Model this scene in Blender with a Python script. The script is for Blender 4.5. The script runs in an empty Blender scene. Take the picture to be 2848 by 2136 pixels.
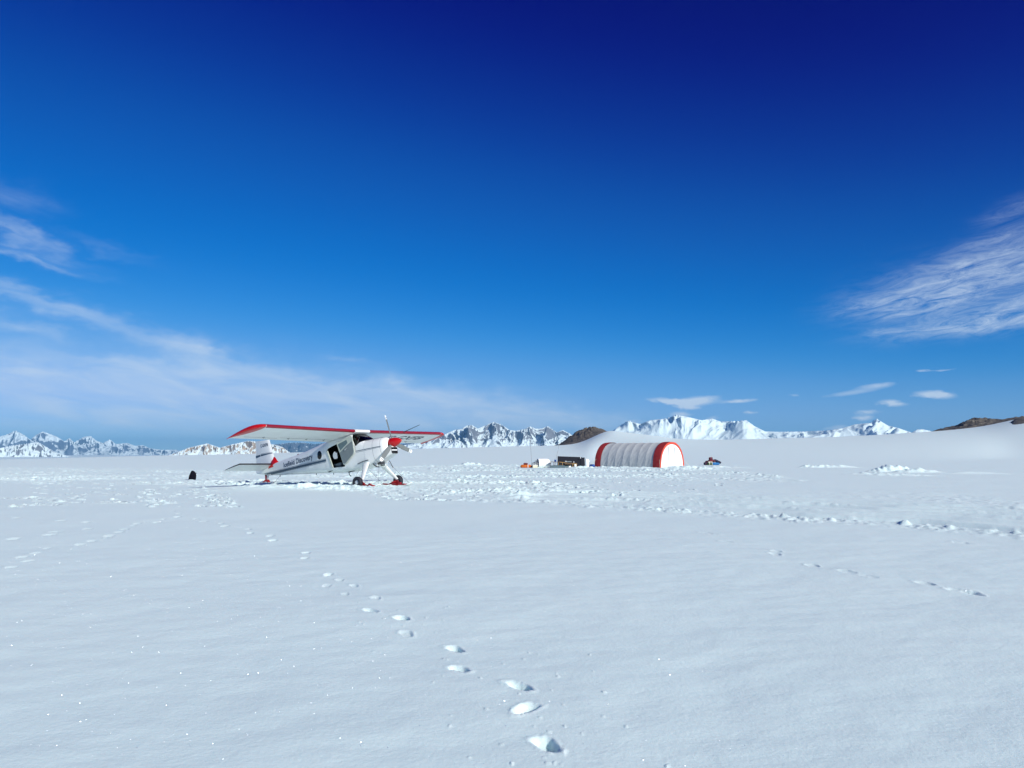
import bpy, bmesh, math, random
import numpy as np
from mathutils import Vector, Matrix

rng = np.random.default_rng(7)
random.seed(7)
SC = bpy.context.scene
COL = SC.collection

# ------------------------------------------------------------------ camera model
PW, PH, FPX = 2848.0, 2136.0, 2217.0
HORIZON = 1260.0
PITCH = math.atan((HORIZON - PH / 2) / FPX)
CAM = np.array([0.0, 0.0, 1.5])


def ray(px, py):
    d = np.array([(px - PW / 2) / FPX, 1.0, -(py - PH / 2) / FPX])
    c, s = math.cos(PITCH), math.sin(PITCH)
    d = np.array([d[0], d[1] * c - d[2] * s, d[1] * s + d[2] * c])
    return d / np.linalg.norm(d)


def ground_at(px, py, z=0.0):
    d = ray(px, py)
    t = (z - CAM[2]) / d[2]
    return CAM + t * d


def at_depth(px, py, Y):
    d = ray(px, py)
    return CAM + d * (Y / d[1])


def azel(px, py):
    d = ray(px, py)
    return math.atan2(d[0], d[1]), math.asin(d[2])


def pix(x, y, z):
    """pixel of a world point (arrays)"""
    dx, dy, dz = x - CAM[0], y - CAM[1], z - CAM[2]
    c, s = math.cos(PITCH), math.sin(PITCH)
    dep = np.maximum(dy * c + dz * s, 1e-3)
    up = -dy * s + dz * c
    return PW / 2 + FPX * dx / dep, PH / 2 - FPX * up / dep


# ------------------------------------------------------------------ helpers
def tag(o, label=None, cat=None, group=None, kind=None):
    if label: o['label'] = label
    if cat: o['category'] = cat
    if group: o['group'] = group
    if kind: o['kind'] = kind
    return o


def empty(name, loc, rz=0.0, label=None, cat=None, group=None):
    o = bpy.data.objects.new(name, None)
    o.empty_display_size = 0.3
    COL.objects.link(o)
    o.location = loc
    o.rotation_euler = (0, 0, rz)
    return tag(o, label, cat, group)


def link(name, me, parent=None):
    o = bpy.data.objects.new(name, me)
    COL.objects.link(o)
    if parent is not None:
        o.parent = parent
    return o


class MB:
    """collects shapes; build() links them as one mesh object"""

    def __init__(self):
        self.v, self.f, self.m, self.s = [], [], [], []

    def add(self, verts, faces, mat=0, smooth=False):
        n = len(self.v)
        self.v += [tuple(map(float, p)) for p in verts]
        for fc in faces:
            self.f.append(tuple(n + i for i in fc))
            self.m.append(mat)
            self.s.append(smooth)
        return self

    def box(self, c, size, mat=0, M=None, bev=0.0):
        bm = bmesh.new()
        bmesh.ops.create_cube(bm, size=1.0)
        for v in bm.verts:
            v.co = Vector((v.co.x * size[0], v.co.y * size[1], v.co.z * size[2]))
        if bev > 0:
            bmesh.ops.bevel(bm, geom=bm.edges[:], offset=bev, segments=2, affect='EDGES', profile=.6)
        self.bm(bm, mat, Matrix.Translation(c) @ (M if M is not None else Matrix.Identity(4)), bev > 0)
        return self

    def bm(self, bm, mat=0, M=None, smooth=True):
        bm.verts.ensure_lookup_table()
        bm.verts.index_update()
        vs = [(M @ v.co if M is not None else v.co.copy()) for v in bm.verts]
        self.add([tuple(v) for v in vs], [[v.index for v in f.verts] for f in bm.faces], mat, smooth)
        bm.free()
        return self

    def tube(self, pts, rad, mat=0, n=10, cap=True):
        pts = [np.array(p, float) for p in pts]
        rads = rad if hasattr(rad, '__len__') else [rad] * len(pts)
        rings = []
        prev = None
        for i, p in enumerate(pts):
            t = pts[min(i + 1, len(pts) - 1)] - pts[max(i - 1, 0)]
            t = t / (np.linalg.norm(t) + 1e-9)
            if prev is None:
                a = np.array([0, 0, 1.0]) if abs(t[2]) < .9 else np.array([1.0, 0, 0])
            else:
                a = prev
            u = a - t * (a @ t); u /= np.linalg.norm(u)
            w = np.cross(t, u)
            prev = u
            r = rads[i]
            rings.append([p + r * (u * math.cos(2 * math.pi * k / n) + w * math.sin(2 * math.pi * k / n)) for k in range(n)])
        verts = [q for rr in rings for q in rr]
        faces = []
        for i in range(len(pts) - 1):
            for k in range(n):
                a, b = i * n + k, i * n + (k + 1) % n
                faces.append((a, b, b + n, a + n))
        if cap:
            faces.append(tuple(range(n))[::-1])
            faces.append(tuple(range((len(pts) - 1) * n, len(pts) * n)))
        self.add(verts, faces, mat, True)
        return self

    def loft(self, rings, mat=0, closed=True, cap=False, smooth=True):
        n = len(rings[0])
        verts = [q for rr in rings for q in rr]
        faces = []
        for i in range(len(rings) - 1):
            for k in range(n if closed else n - 1):
                a, b = i * n + k, i * n + (k + 1) % n
                faces.append((a, b, b + n, a + n))
        if cap:
            faces.append(tuple(range(n))[::-1])
            faces.append(tuple(range((len(rings) - 1) * n, len(rings) * n)))
        self.add(verts, faces, mat, smooth)
        return self

    def prism(self, poly, y0, y1, mat=0):
        """polygon in (x,z) extruded along y"""
        n = len(poly)
        v = [(p[0], y0, p[1]) for p in poly] + [(p[0], y1, p[1]) for p in poly]
        f = [tuple(range(n)), tuple(range(n, 2 * n))[::-1]]
        for k in range(n):
            f.append((k, n + k, n + (k + 1) % n, (k + 1) % n))
        self.add(v, f, mat)
        return self

    def mesh(self, name, mats):
        me = bpy.data.meshes.new(name)
        me.from_pydata(self.v, [], self.f)
        if not isinstance(mats, (list, tuple)): mats = [mats]
        for m in mats: me.materials.append(m)
        me.polygons.foreach_set('material_index', self.m)
        me.polygons.foreach_set('use_smooth', self.s)
        bm = bmesh.new(); bm.from_mesh(me)
        bmesh.ops.recalc_face_normals(bm, faces=bm.faces[:])
        bm.to_mesh(me); bm.free()
        me.update()
        return me

    def build(self, name, mats, parent=None, sharp=True):
        me = self.mesh(name, mats)
        if sharp:
            try: me.set_sharp_from_angle(angle=math.radians(38))
            except Exception: pass
        return link(name, me, parent)


def grid_mesh(name, X, Y, Z, mat, wrap=False):
    nr, nc = X.shape
    me = bpy.data.meshes.new(name)
    co = np.stack([X, Y, Z], -1).reshape(-1, 3).astype(np.float32)
    idx = np.arange(nr * nc).reshape(nr, nc)
    if wrap:
        nxt = np.roll(idx, -1, 1)
        a, b, c, d = idx[:-1], nxt[:-1], nxt[1:], idx[1:]
    else:
        a, b, c, d = idx[:-1, :-1], idx[:-1, 1:], idx[1:, 1:], idx[1:, :-1]
    q = np.stack([a, d, c, b], -1).reshape(-1, 4).astype(np.int32)
    # columns run clockwise (azimuth), so this order faces up
    q = q[:, ::-1]
    me.vertices.add(len(co)); me.vertices.foreach_set('co', co.ravel())
    me.loops.add(q.size); me.loops.foreach_set('vertex_index', q.ravel())
    me.polygons.add(len(q))
    me.polygons.foreach_set('loop_start', np.arange(0, q.size, 4, dtype=np.int32))
    me.polygons.foreach_set('use_smooth', np.ones(len(q), bool))
    me.materials.append(mat)
    me.update(calc_edges=True)
    me.validate()
    o = link(name, me)
    if me.polygons[len(q) // 2].normal.z < 0:
        me.flip_normals()
    return o


# ------------------------------------------------------------------ numpy noise
_perm = rng.permutation(4096)
_ang = rng.uniform(0, 2 * math.pi, 4096)
_gx, _gy = np.cos(_ang), np.sin(_ang)


def perlin(x, y):
    xi, yi = np.floor(x).astype(np.int64), np.floor(y).astype(np.int64)
    xf, yf = x - xi, y - yi
    def g(ix, iy, fx, fy):
        h = _perm[(ix + _perm[iy & 4095]) & 4095]
        return _gx[h] * fx + _gy[h] * fy
    u = xf * xf * xf * (xf * (xf * 6 - 15) + 10)
    v = yf * yf * yf * (yf * (yf * 6 - 15) + 10)
    n00 = g(xi, yi, xf, yf); n10 = g(xi + 1, yi, xf - 1, yf)
    n01 = g(xi, yi + 1, xf, yf - 1); n11 = g(xi + 1, yi + 1, xf - 1, yf - 1)
    return 1.5 * ((n00 * (1 - u) + n10 * u) * (1 - v) + (n01 * (1 - u) + n11 * u) * v)


def fbm(x, y, o=4, gain=.5):
    s, a = 0, 1.0
    for k in range(o):
        s = s + a * perlin(x + 17.3 * k, y - 9.1 * k)
        x, y, a = x * 2.03, y * 2.03, a * gain
    return s


def ridged(x, y, o=5, gain=.5):
    s, a, w, tot = 0, 1.0, 1.0, 0
    for k in range(o):
        n = 1 - np.abs(perlin(x + 31.7 * k, y + 11.9 * k))
        n = n * n
        s = s + a * n * w
        w = np.clip(n * 1.6, 0, 1)
        tot += a
        x, y, a = x * 2.07, y * 2.07, a * gain
    return s / tot


def sstep(a, b, x):
    t = np.clip((x - a) / (b - a), 0, 1)
    return t * t * (3 - 2 * t)


def hermite(xk, yk, x):
    xk, yk = np.array(xk, float), np.array(yk, float)
    d = np.diff(yk) / np.diff(xk)
    m = np.concatenate([[d[0]], np.where(d[:-1] * d[1:] > 0, 2 * d[:-1] * d[1:] / (d[:-1] + d[1:] + 1e-12), 0), [d[-1]]])
    x = np.clip(x, xk[0], xk[-1])
    i = np.clip(np.searchsorted(xk, x) - 1, 0, len(xk) - 2)
    h = xk[i + 1] - xk[i]; t = (x - xk[i]) / h
    return ((2 * t**3 - 3 * t**2 + 1) * yk[i] + (t**3 - 2 * t**2 + t) * h * m[i] + (-2 * t**3 + 3 * t**2) * yk[i + 1] + (t**3 - t**2) * h * m[i + 1])


# ------------------------------------------------------------------ materials
def new_mat(name):
    m = bpy.data.materials.new(name)
    m.use_nodes = True
    nt = m.node_tree
    return m, nt, nt.nodes['Principled BSDF']


def N(nt, typ, **kw):
    n = nt.nodes.new(typ)
    for k, v in kw.items():
        setattr(n, k, v)
    return n


def paint(name, col, rough=.45, spec=.5, metal=0, dirt=.12, scale=3.0, bump=0.0, bscale=20, coat=0, trans=None):
    m, nt, b = new_mat(name)
    b.inputs['Roughness'].default_value = rough
    b.inputs['Metallic'].default_value = metal
    b.inputs['Specular IOR Level'].default_value = spec
    b.inputs['Coat Weight'].default_value = coat
    tc = N(nt, 'ShaderNodeTexCoord')
    no = N(nt, 'ShaderNodeTexNoise'); no.inputs['Scale'].default_value = scale; no.inputs['Detail'].default_value = 6
    nt.links.new(tc.outputs['Object'], no.inputs['Vector'])
    mx = N(nt, 'ShaderNodeMix', data_type='RGBA')
    mr = N(nt, 'ShaderNodeMapRange'); mr.inputs[1].default_value = .4; mr.inputs[2].default_value = .75
    nt.links.new(no.outputs[0], mr.inputs[0])
    nt.links.new(mr.outputs[0], mx.inputs[0])
    mx.inputs[6].default_value = (*col, 1)
    mx.inputs[7].default_value = (*[c * (1 - dirt) for c in col], 1)
    nt.links.new(mx.outputs[2], b.inputs['Base Color'])
    if bump > 0:
        n2 = N(nt, 'ShaderNodeTexNoise'); n2.inputs['Scale'].default_value = bscale; n2.inputs['Detail'].default_value = 4
        nt.links.new(tc.outputs['Object'], n2.inputs['Vector'])
        bp = N(nt, 'ShaderNodeBump'); bp.inputs['Strength'].default_value = 1; bp.inputs['Distance'].default_value = bump
        nt.links.new(n2.outputs[0], bp.inputs['Height'])
        nt.links.new(bp.outputs[0], b.inputs['Normal'])
    return m


SUN_AZ = np.array([.66, -.75]); SUN_AZ = SUN_AZ / np.linalg.norm(SUN_AZ)
SUN_EL = math.radians(27)
SUN_DIR = np.array([SUN_AZ[0] * math.cos(SUN_EL), SUN_AZ[1] * math.cos(SUN_EL), math.sin(SUN_EL)])


def snow_material():
    m, nt, b = new_mat('snow')
    out = nt.nodes['Material Output']
    b.inputs['Roughness'].default_value = .75
    b.inputs['Specular IOR Level'].default_value = .15
    b.inputs['Subsurface Weight'].default_value = .55
    b.inputs['Subsurface Radius'].default_value = (.8, .95, 1.0)
    b.inputs['Subsurface Scale'].default_value = .07
    geo = N(nt, 'ShaderNodeNewGeometry')
    # slight tone changes of old and fresh snow
    no = N(nt, 'ShaderNodeTexNoise'); no.inputs['Scale'].default_value = .35; no.inputs['Detail'].default_value = 5
    nt.links.new(geo.outputs['Position'], no.inputs['Vector'])
    mx = N(nt, 'ShaderNodeMix', data_type='RGBA')
    nt.links.new(no.outputs[0], mx.inputs[0])
    mx.inputs[6].default_value = (.69, .855, .845, 1)
    mx.inputs[7].default_value = (.74, .88, .85, 1)
    nt.links.new(mx.outputs[2], b.inputs['Base Color'])
    # grains
    g1 = N(nt, 'ShaderNodeTexNoise'); g1.inputs['Scale'].default_value = 26; g1.inputs['Detail'].default_value = 5; g1.inputs['Roughness'].default_value = .7
    nt.links.new(geo.outputs['Position'], g1.inputs['Vector'])
    mp = N(nt, 'ShaderNodeMapping'); mp.inputs['Scale'].default_value = (1, 1.1, 1)
    mp.inputs['Rotation'].default_value = (0, 0, .2)
    nt.links.new(geo.outputs['Position'], mp.inputs['Vector'])
    g2 = N(nt, 'ShaderNodeTexNoise'); g2.inputs['Scale'].default_value = 2.2; g2.inputs['Detail'].default_value = 4
    nt.links.new(mp.outputs[0], g2.inputs['Vector'])
    b1 = N(nt, 'ShaderNodeBump'); b1.inputs['Distance'].default_value = .0050
    b2 = N(nt, 'ShaderNodeBump'); b2.inputs['Distance'].default_value = .006
    nt.links.new(g1.outputs[0], b1.inputs['Height']); nt.links.new(g2.outputs[0], b2.inputs['Height'])
    nt.links.new(b2.outputs[0], b1.inputs['Normal'])
    nt.links.new(b1.outputs[0], b.inputs['Normal'])
    # ice crystals that glint in the sun: tiny tilted mirror facets
    sh = b
    for scale, rad, keep in ((8.0, .0021, .60), (15.0, .0014, .66)):
        vo = N(nt, 'ShaderNodeTexVoronoi', voronoi_dimensions='2D'); vo.inputs['Scale'].default_value = scale
        mpv = N(nt, 'ShaderNodeMapping'); mpv.inputs['Scale'].default_value = (1, .38, 1); mpv.inputs['Location'].default_value = (scale, 3, 0)
        nt.links.new(geo.outputs['Position'], mpv.inputs['Vector']); nt.links.new(mpv.outputs[0], vo.inputs['Vector'])
        lt = N(nt, 'ShaderNodeMath', operation='LESS_THAN'); lt.inputs[1].default_value = rad * scale
        nt.links.new(vo.outputs['Distance'], lt.inputs[0])
        sep = N(nt, 'ShaderNodeSeparateColor'); nt.links.new(vo.outputs['Color'], sep.inputs[0])
        gt = N(nt, 'ShaderNodeMath', operation='GREATER_THAN'); gt.inputs[1].default_value = keep
        nt.links.new(sep.outputs[0], gt.inputs[0])
        mu = N(nt, 'ShaderNodeMath', operation='MULTIPLY')
        nt.links.new(lt.outputs[0], mu.inputs[0]); nt.links.new(gt.outputs[0], mu.inputs[1])
        vm = N(nt, 'ShaderNodeVectorMath', operation='MULTIPLY_ADD')
        nt.links.new(vo.outputs['Color'], vm.inputs[0])
        vm.inputs[1].default_value = (1.5, 1.3, .9)
        vm.inputs[2].default_value = (.30 - .75, -.80 - .65, .50 - .45)
        nm = N(nt, 'ShaderNodeVectorMath', operation='NORMALIZE'); nt.links.new(vm.outputs[0], nm.inputs[0])
        gl = N(nt, 'ShaderNodeBsdfGlossy'); gl.inputs['Roughness'].default_value = .38
        gl.inputs['Color'].default_value = (.95, .97, 1, 1)
        nt.links.new(nm.outputs[0], gl.inputs['Normal'])
        ms = N(nt, 'ShaderNodeMixShader')
        nt.links.new(mu.outputs[0], ms.inputs[0])
        nt.links.new(sh.outputs[0], ms.inputs[1]); nt.links.new(gl.outputs[0], ms.inputs[2])
        sh = ms
    nt.links.new(sh.outputs[0], out.inputs['Surface'])
    return m


def mountain_material(name, rock, snowc, lo, hi, nscale, streak=.35, zr=None):
    """snow lies where the slope is gentle enough, rock shows on the steep parts"""
    m, nt, b = new_mat(name)
    b.inputs['Roughness'].default_value = .85
    b.inputs['Specular IOR Level'].default_value = .1
    geo = N(nt, 'ShaderNodeNewGeometry')
    sx = N(nt, 'ShaderNodeSeparateXYZ'); nt.links.new(geo.outputs['Normal'], sx.inputs[0])
    no = N(nt, 'ShaderNodeTexNoise'); no.inputs['Scale'].default_value = nscale; no.inputs['Detail'].default_value = 8; no.inputs['Roughness'].default_value = .62
    mp = N(nt, 'ShaderNodeMapping'); mp.inputs['Scale'].default_value = (1, 1, .45)
    nt.links.new(geo.outputs['Position'], mp.inputs['Vector']); nt.links.new(mp.outputs[0], no.inputs['Vector'])
    ma = N(nt, 'ShaderNodeMath', operation='MULTIPLY_ADD'); ma.inputs[1].default_value = streak * 2; ma.inputs[2].default_value = -streak
    nt.links.new(no.outputs[0], ma.inputs[0])
    ad = N(nt, 'ShaderNodeMath', operation='ADD'); nt.links.new(sx.outputs['Z'], ad.inputs[0]); nt.links.new(ma.outputs[0], ad.inputs[1])
    mr = N(nt, 'ShaderNodeMapRange'); mr.inputs[1].default_value = lo; mr.inputs[2].default_value = hi
    src = ad
    if zr:      # the snow line: bare rock low down, snow high up
        sp = N(nt, 'ShaderNodeSeparateXYZ'); nt.links.new(geo.outputs['Position'], sp.inputs[0])
        zm = N(nt, 'ShaderNodeMapRange'); zm.inputs[1].default_value = zr[0]; zm.inputs[2].default_value = zr[1]; zm.inputs[3].default_value = zr[2]; zm.inputs[4].default_value = zr[3]
        nt.links.new(sp.outputs['Z'], zm.inputs[0])
        src = N(nt, 'ShaderNodeMath', operation='ADD'); nt.links.new(ad.outputs[0], src.inputs[0]); nt.links.new(zm.outputs[0], src.inputs[1])
    nt.links.new(src.outputs[0], mr.inputs[0])
    n2 = N(nt, 'ShaderNodeTexNoise'); n2.inputs['Scale'].default_value = nscale * 3; n2.inputs['Detail'].default_value = 6
    nt.links.new(geo.outputs['Position'], n2.inputs['Vector'])
    rk = N(nt, 'ShaderNodeMix', data_type='RGBA'); nt.links.new(n2.outputs[0], rk.inputs[0])
    rk.inputs[6].default_value = (*[c * .55 for c in rock], 1); rk.inputs[7].default_value = (*[c * 1.4 for c in rock], 1)
    mx = N(nt, 'ShaderNodeMix', data_type='RGBA'); nt.links.new(mr.outputs[0], mx.inputs[0])
    nt.links.new(rk.outputs[2], mx.inputs[6]); mx.inputs[7].default_value = (*snowc, 1)
    nt.links.new(mx.outputs[2], b.inputs['Base Color'])
    return m


M = {}
M['snow'] = snow_material()
M['white'] = paint('white_paint', (.80, .81, .79), .35, dirt=.08, scale=2)
M['red'] = paint('red_paint', (.27, .006, .022), .35, dirt=.25, scale=4)
M['spin_red'] = paint('spinner_red', (.52, .006, .008), .3, dirt=.08)
M['stripe'] = paint('blue_grey_paint', (.035, .075, .12), .4, dirt=.15)
M['letter'] = paint('dark_letter_paint', (.025, .045, .09), .45, dirt=.1)
M['black'] = paint('matt_black', (.012, .012, .015), .6, dirt=.2)
M['boot'] = paint('black_rubber_boot', (.015, .012, .018), .5)
M['tyre'] = paint('tyre_rubber', (.012, .013, .022), .7, bump=.004, bscale=60)
M['interior'] = paint('dark_cabin_lining', (.012, .010, .011), .8)
M['grey_trim'] = paint('grey_door_lining', (.17, .20, .21), .6, dirt=.15)
M['blade'] = paint('grey_blade', (.17, .185, .18), .4, dirt=.15)
M['metal'] = paint('bare_metal', (.55, .56, .57), .4, metal=.8)
M['dark_metal'] = paint('dark_metal', (.06, .06, .065), .5, metal=.4)
M['ski_red'] = paint('scuffed_red_paint', (.30, .008, .012), .5, dirt=.45, scale=9)
M['faint_seam'] = paint('panel_seam', (.42, .44, .44), .6)
M['door_frame'] = paint('pale_green_grey_paint', (.46, .50, .45), .5, dirt=.2)
M['seam'] = paint('panel_gap', (.09, .10, .11), .7)
M['tent_grey'] = paint('pale_grey_canvas', (.50, .52, .515), .8, dirt=.10, scale=2, bump=.01, bscale=5)
M['tent_white'] = paint('white_canvas', (.84, .84, .82), .8, dirt=.05)
M['tent_red'] = paint('red_canvas', (.33, .018, .02), .75, dirt=.3, scale=3, bump=.02, bscale=4)
M['orange'] = paint('orange_canvas', (.60, .13, .012), .7, dirt=.35, scale=4, bump=.02, bscale=6)
M['wood'] = paint('pale_wood', (.50, .30, .10), .6, dirt=.4, scale=8)
M['dark_wood'] = paint('weathered_wood', (.16, .10, .055), .7, dirt=.4, scale=8)
M['board'] = paint('black_board', (.006, .007, .013), .5, dirt=.2)
M['slate'] = paint('slate_grey_plastic', (.10, .15, .17), .6, dirt=.2)
M['blue'] = paint('blue_plastic', (.012, .07, .30), .5, dirt=.2)
M['bright_blue'] = paint('bright_blue_fabric', (.008, .16, .42), .6, dirt=.2, bump=.01)
M['navy'] = paint('navy_fabric', (.012, .014, .05), .7, dirt=.3, bump=.01)
M['maroon'] = paint('dark_red_fabric', (.16, .008, .02), .7, dirt=.4, bump=.015)
M['green'] = paint('dark_green_fabric', (.02, .07, .018), .7, dirt=.3, bump=.01)
M['cream'] = paint('cream_fabric', (.70, .66, .48), .7, dirt=.2)
M['backpack'] = paint('black_nylon', (.004, .0035, .008), .8, spec=.1, dirt=.3, bump=.02, bscale=9)
M['foam'] = paint('white_foam', (.82, .83, .82), .8, dirt=.06, bump=.02, bscale=8)
M['wire'] = paint('galvanised_wire', (.30, .30, .28), .5, metal=.3)


def glass_mat(name='tinted_glass', col=(.42, .45, .40)):
    m, nt, b = new_mat(name)
    out = nt.nodes['Material Output']
    tr = N(nt, 'ShaderNodeBsdfTransparent'); tr.inputs[0].default_value = (*col, 1)
    gl = N(nt, 'ShaderNodeBsdfGlossy'); gl.inputs['Roughness'].default_value = .04
    fr = N(nt, 'ShaderNodeFresnel'); fr.inputs[0].default_value = 1.45
    ms = N(nt, 'ShaderNodeMixShader')
    nt.links.new(fr.outputs[0], ms.inputs[0]); nt.links.new(tr.outputs[0], ms.inputs[1]); nt.links.new(gl.outputs[0], ms.inputs[2])
    nt.links.new(ms.outputs[0], out.inputs['Surface'])
    return m


M['glass'] = glass_mat()
M['dark_glass'] = glass_mat('navy_tinted_glass', (.03, .04, .09))
M['clear_glass'] = glass_mat('clear_glass', (.92, .93, .93))


def rock_mat():
    m, nt, b = new_mat('brown_rock')
    b.inputs['Roughness'].default_value = .9
    geo = N(nt, 'ShaderNodeNewGeometry')
    n1 = N(nt, 'ShaderNodeTexNoise'); n1.inputs['Scale'].default_value = .35; n1.inputs['Detail'].default_value = 10; n1.inputs['Roughness'].default_value = .7
    nt.links.new(geo.outputs['Position'], n1.inputs['Vector'])
    cr = N(nt, 'ShaderNodeValToRGB')
    e = cr.color_ramp.elements
    e[0].position = .3; e[0].color = (.035, .03, .028, 1)
    e[1].position = .75; e[1].color = (.26, .23, .185, 1)
    x = e.new(.52); x.color = (.125, .112, .095, 1)
    nt.links.new(n1.outputs[0], cr.inputs[0]); nt.links.new(cr.outputs[0], b.inputs['Base Color'])
    bp = N(nt, 'ShaderNodeBump'); bp.inputs['Distance'].default_value = 1.2
    nt.links.new(n1.outputs[0], bp.inputs['Height']); nt.links.new(bp.outputs[0], b.inputs['Normal'])
    return m


M['rock'] = rock_mat()

# ------------------------------------------------------------------ the snow field
# skyline of the snow field, as elevation over azimuth
SNOW_SKY = [(-400, 1280), (0, 1278), (200, 1273), (400, 1268), (700, 1262), (900, 1256), (1200, 1248), (1400, 1243), (1540, 1240.5),
            (1590, 1237), (1620, 1230), (1650, 1217), (1680, 1204), (1700, 1200), (1730, 1203.5), (1770, 1208.5), (1820, 1214), (1883, 1222), (1997, 1225),
            (2180, 1221), (2280, 1219), (2400, 1214), (2536, 1206), (2588, 1203), (2660, 1197), (2720, 1190), (2765, 1182), (2797, 1175), (2829, 1169), (2880, 1163), (2960, 1160), (3300, 1158)]
_sa = np.array([azel(*p)[0] for p in SNOW_SKY]); _se = np.array([math.tan(azel(*p)[1]) for p in SNOW_SKY])
CREST = 720.0
_ea = np.linspace(_sa[0], _sa[-1], 1600)
_eb = hermite(_sa, _se, _ea)
_kk = np.exp(-.5 * (np.arange(-14, 15) / 5.0)**2); _kk /= _kk.sum()
_eb = np.convolve(np.pad(_eb, 14, 'edge'), _kk, 'valid')


def base_height(az, r):
    """broad shape of the snow field: flat round the camp, then a far crest, then dropping away"""
    e = np.interp(az, _ea, _eb)
    zc = CAM[2] + CREST * e
    s = sstep(85 + 130 * sstep(.014, .036, e), CREST, r)
    p = 1.0 + .35 * sstep(.0, .03, e)
    z = zc * s ** p
    z = np.where(r > CREST, np.maximum(zc - (r - CREST) * .03, np.minimum(zc, -60)), z)
    return z


LO = [(-600, 1345), (0, 1340), (300, 1345), (600, 1350), (800, 1362), (1000, 1372), (1200, 1388), (1500, 1402), (1700, 1415), (2000, 1431), (2200, 1446), (2500, 1462), (2848, 1490), (3400, 1530)]
UP = [(-600, 1298), (0, 1299), (500, 1304), (1000, 1300), (1300, 1293), (1650, 1297), (1900, 1298), (2100, 1314), (2300, 1345), (2848, 1388), (3400, 1420)]


def polar_axis():
    a = np.exp(np.linspace(math.log(.01), math.log(2.3), 36))[:-1]
    b = np.exp(np.linspace(math.log(2.3), math.log(15), 470))[:-1]
    c = np.linspace(15, 60, 420)[:-1]
    d = np.linspace(60, 112, 330)[:-1]
    e = np.exp(np.linspace(math.log(112), math.log(760), 170))[:-1]
    f = np.exp(np.linspace(math.log(760), math.log(30000), 40))
    return np.concatenate([a, b, c, d, e, f])


R_AX = polar_axis()
_fine = np.radians(np.linspace(-36, 36, 1100))
_rest = np.radians(np.linspace(36, 324, 130))[1:-1]
A_AX = np.concatenate([_fine, _rest])
AZ, RR = np.meshgrid(A_AX, R_AX)
GX, GY = RR * np.sin(AZ), RR * np.cos(AZ)
AZw = (AZ + math.pi) % (2 * math.pi) - math.pi
GZ = base_height(AZw, RR)
near = RR[:, 0] < 135
ni = int(near.sum())
x, y = GX[:ni], GY[:ni]
r = RR[:ni]
fade = 1 - sstep(95, 130, r)
h = .05 * fbm(x / 22, y / 22, 2) * sstep(6, 30, r) + .010 * fbm(x / 5.1, y / 4.0 + 3, 2)
# wind ripples, long across the view
wx, wy = x * .98 + y * .2, y * .98 - x * .2
h += .0070 * fbm(wx / 2.4 + 4, wy / 1.7, 2) + .0040 * fbm(wx / 1.0, wy / .85, 2) + .0038 * fbm(wx / .52, wy / .40, 3) * (1 - sstep(12, 22, r))
ppx, ppy = pix(x, y, np.zeros_like(x))
lo = np.interp(ppx, [p[0] for p in LO], [p[1] for p in LO]); up = np.interp(ppx, [p[0] for p in UP], [p[1] for p in UP])
front = GY[:ni] > 5
edge_n = 6 * fbm(x / 3.0, y / 3.0, 3)
T = sstep(-5, 6, lo + edge_n * (30 / np.maximum(r, 14)) - ppy) * sstep(-2, 3, ppy - up + .25 * edge_n) * front
camp = sstep(560, 720, ppx)          # left of the aircraft the snow is only lightly trodden
trk = sstep(1420, 1700, ppx) * sstep(1316, 1345, ppy)
b1 = fbm(x / 1.1, y / 1.1, 2); b2 = fbm(x / .42, y / .42, 2); b3 = fbm(x / .2, y / .2, 1)
b4 = fbm(x / .26 + 40, y / .26, 3)
rough = .035 * b1 + .050 * b2 + .020 * b3 + .055 * (.32 - np.abs(b4))
rough = np.where(rough > 0, rough, rough * .6)
patch = np.clip(.55 + 1.1 * fbm(x / 6, y / 6, 2), .12, 1.3)
amp = 1.85 * (.62 + .38 * camp) * (1 - .86 * trk) * patch
h += T * amp * rough
# ski and snow machine tracks to the right of the camp: grooves that follow the lower berm
berm = np.array([ground_at(px_, py_)[:2] for px_, py_ in ((1430, 1400), (1600, 1406), (1800, 1419), (1986, 1430), (2200, 1446), (2500, 1462), (2848, 1490), (3100, 1512))])


def dist_to_line(x, y, pl):
    """signed distance (positive beyond the line) to a polyline"""
    best = np.full(x.shape, 1e9); sg = np.zeros_like(x)
    for (ax, ay), (bx, by) in zip(pl[:-1], pl[1:]):
        dx, dy = bx - ax, by - ay
        L = math.hypot(dx, dy)
        t = np.clip(((x - ax) * dx + (y - ay) * dy) / L**2, 0, 1)
        ex, ey = x - (ax + t * dx), y - (ay + t * dy)
        d = np.hypot(ex, ey)
        s = np.sign(-(dy) * ex + dx * ey)
        m = d < best
        best = np.where(m, d, best); sg = np.where(m, s, sg)
    return best * sg


dB = dist_to_line(x, y, berm)
wob = .12 * fbm(x / 4, y / 4, 2)
rx = sstep(1440, 1640, ppx)
lump = np.clip(fbm(x / .22, y / .22, 3) + .45, 0, 2) * np.clip(.75 + fbm(x / 2.2, y / 2.2, 2), .25, 1.5)
h += rx * np.exp(-((dB - .2 + .5 * fbm(x / .9, y / .9, 3)) / .5)**2) * .050 * lump * front
for off, wd, dp in ((.9, .22, .045), (1.6, .18, .03), (2.5, .25, .05), (3.4, .2, .04), (4.6, .24, .05), (5.8, .2, .035), (7.4, .2, .03)):
    g = (dB + wob - off) / (wd * 1.7)
    h += rx * front * (-dp * np.exp(-g**4) + dp * .5 * np.exp(-((np.abs(g) - 1.5) / .5)**2)) * np.clip(.6 + .8 * fbm(x / 5 + off, y / 5, 2), .1, 1.2)
h += rx * front * np.exp(-((dB - .3) / .8)**2) * .11 * np.clip(fbm(x / .38 + 9, y / .38, 2) - .38, 0, .6)
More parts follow.
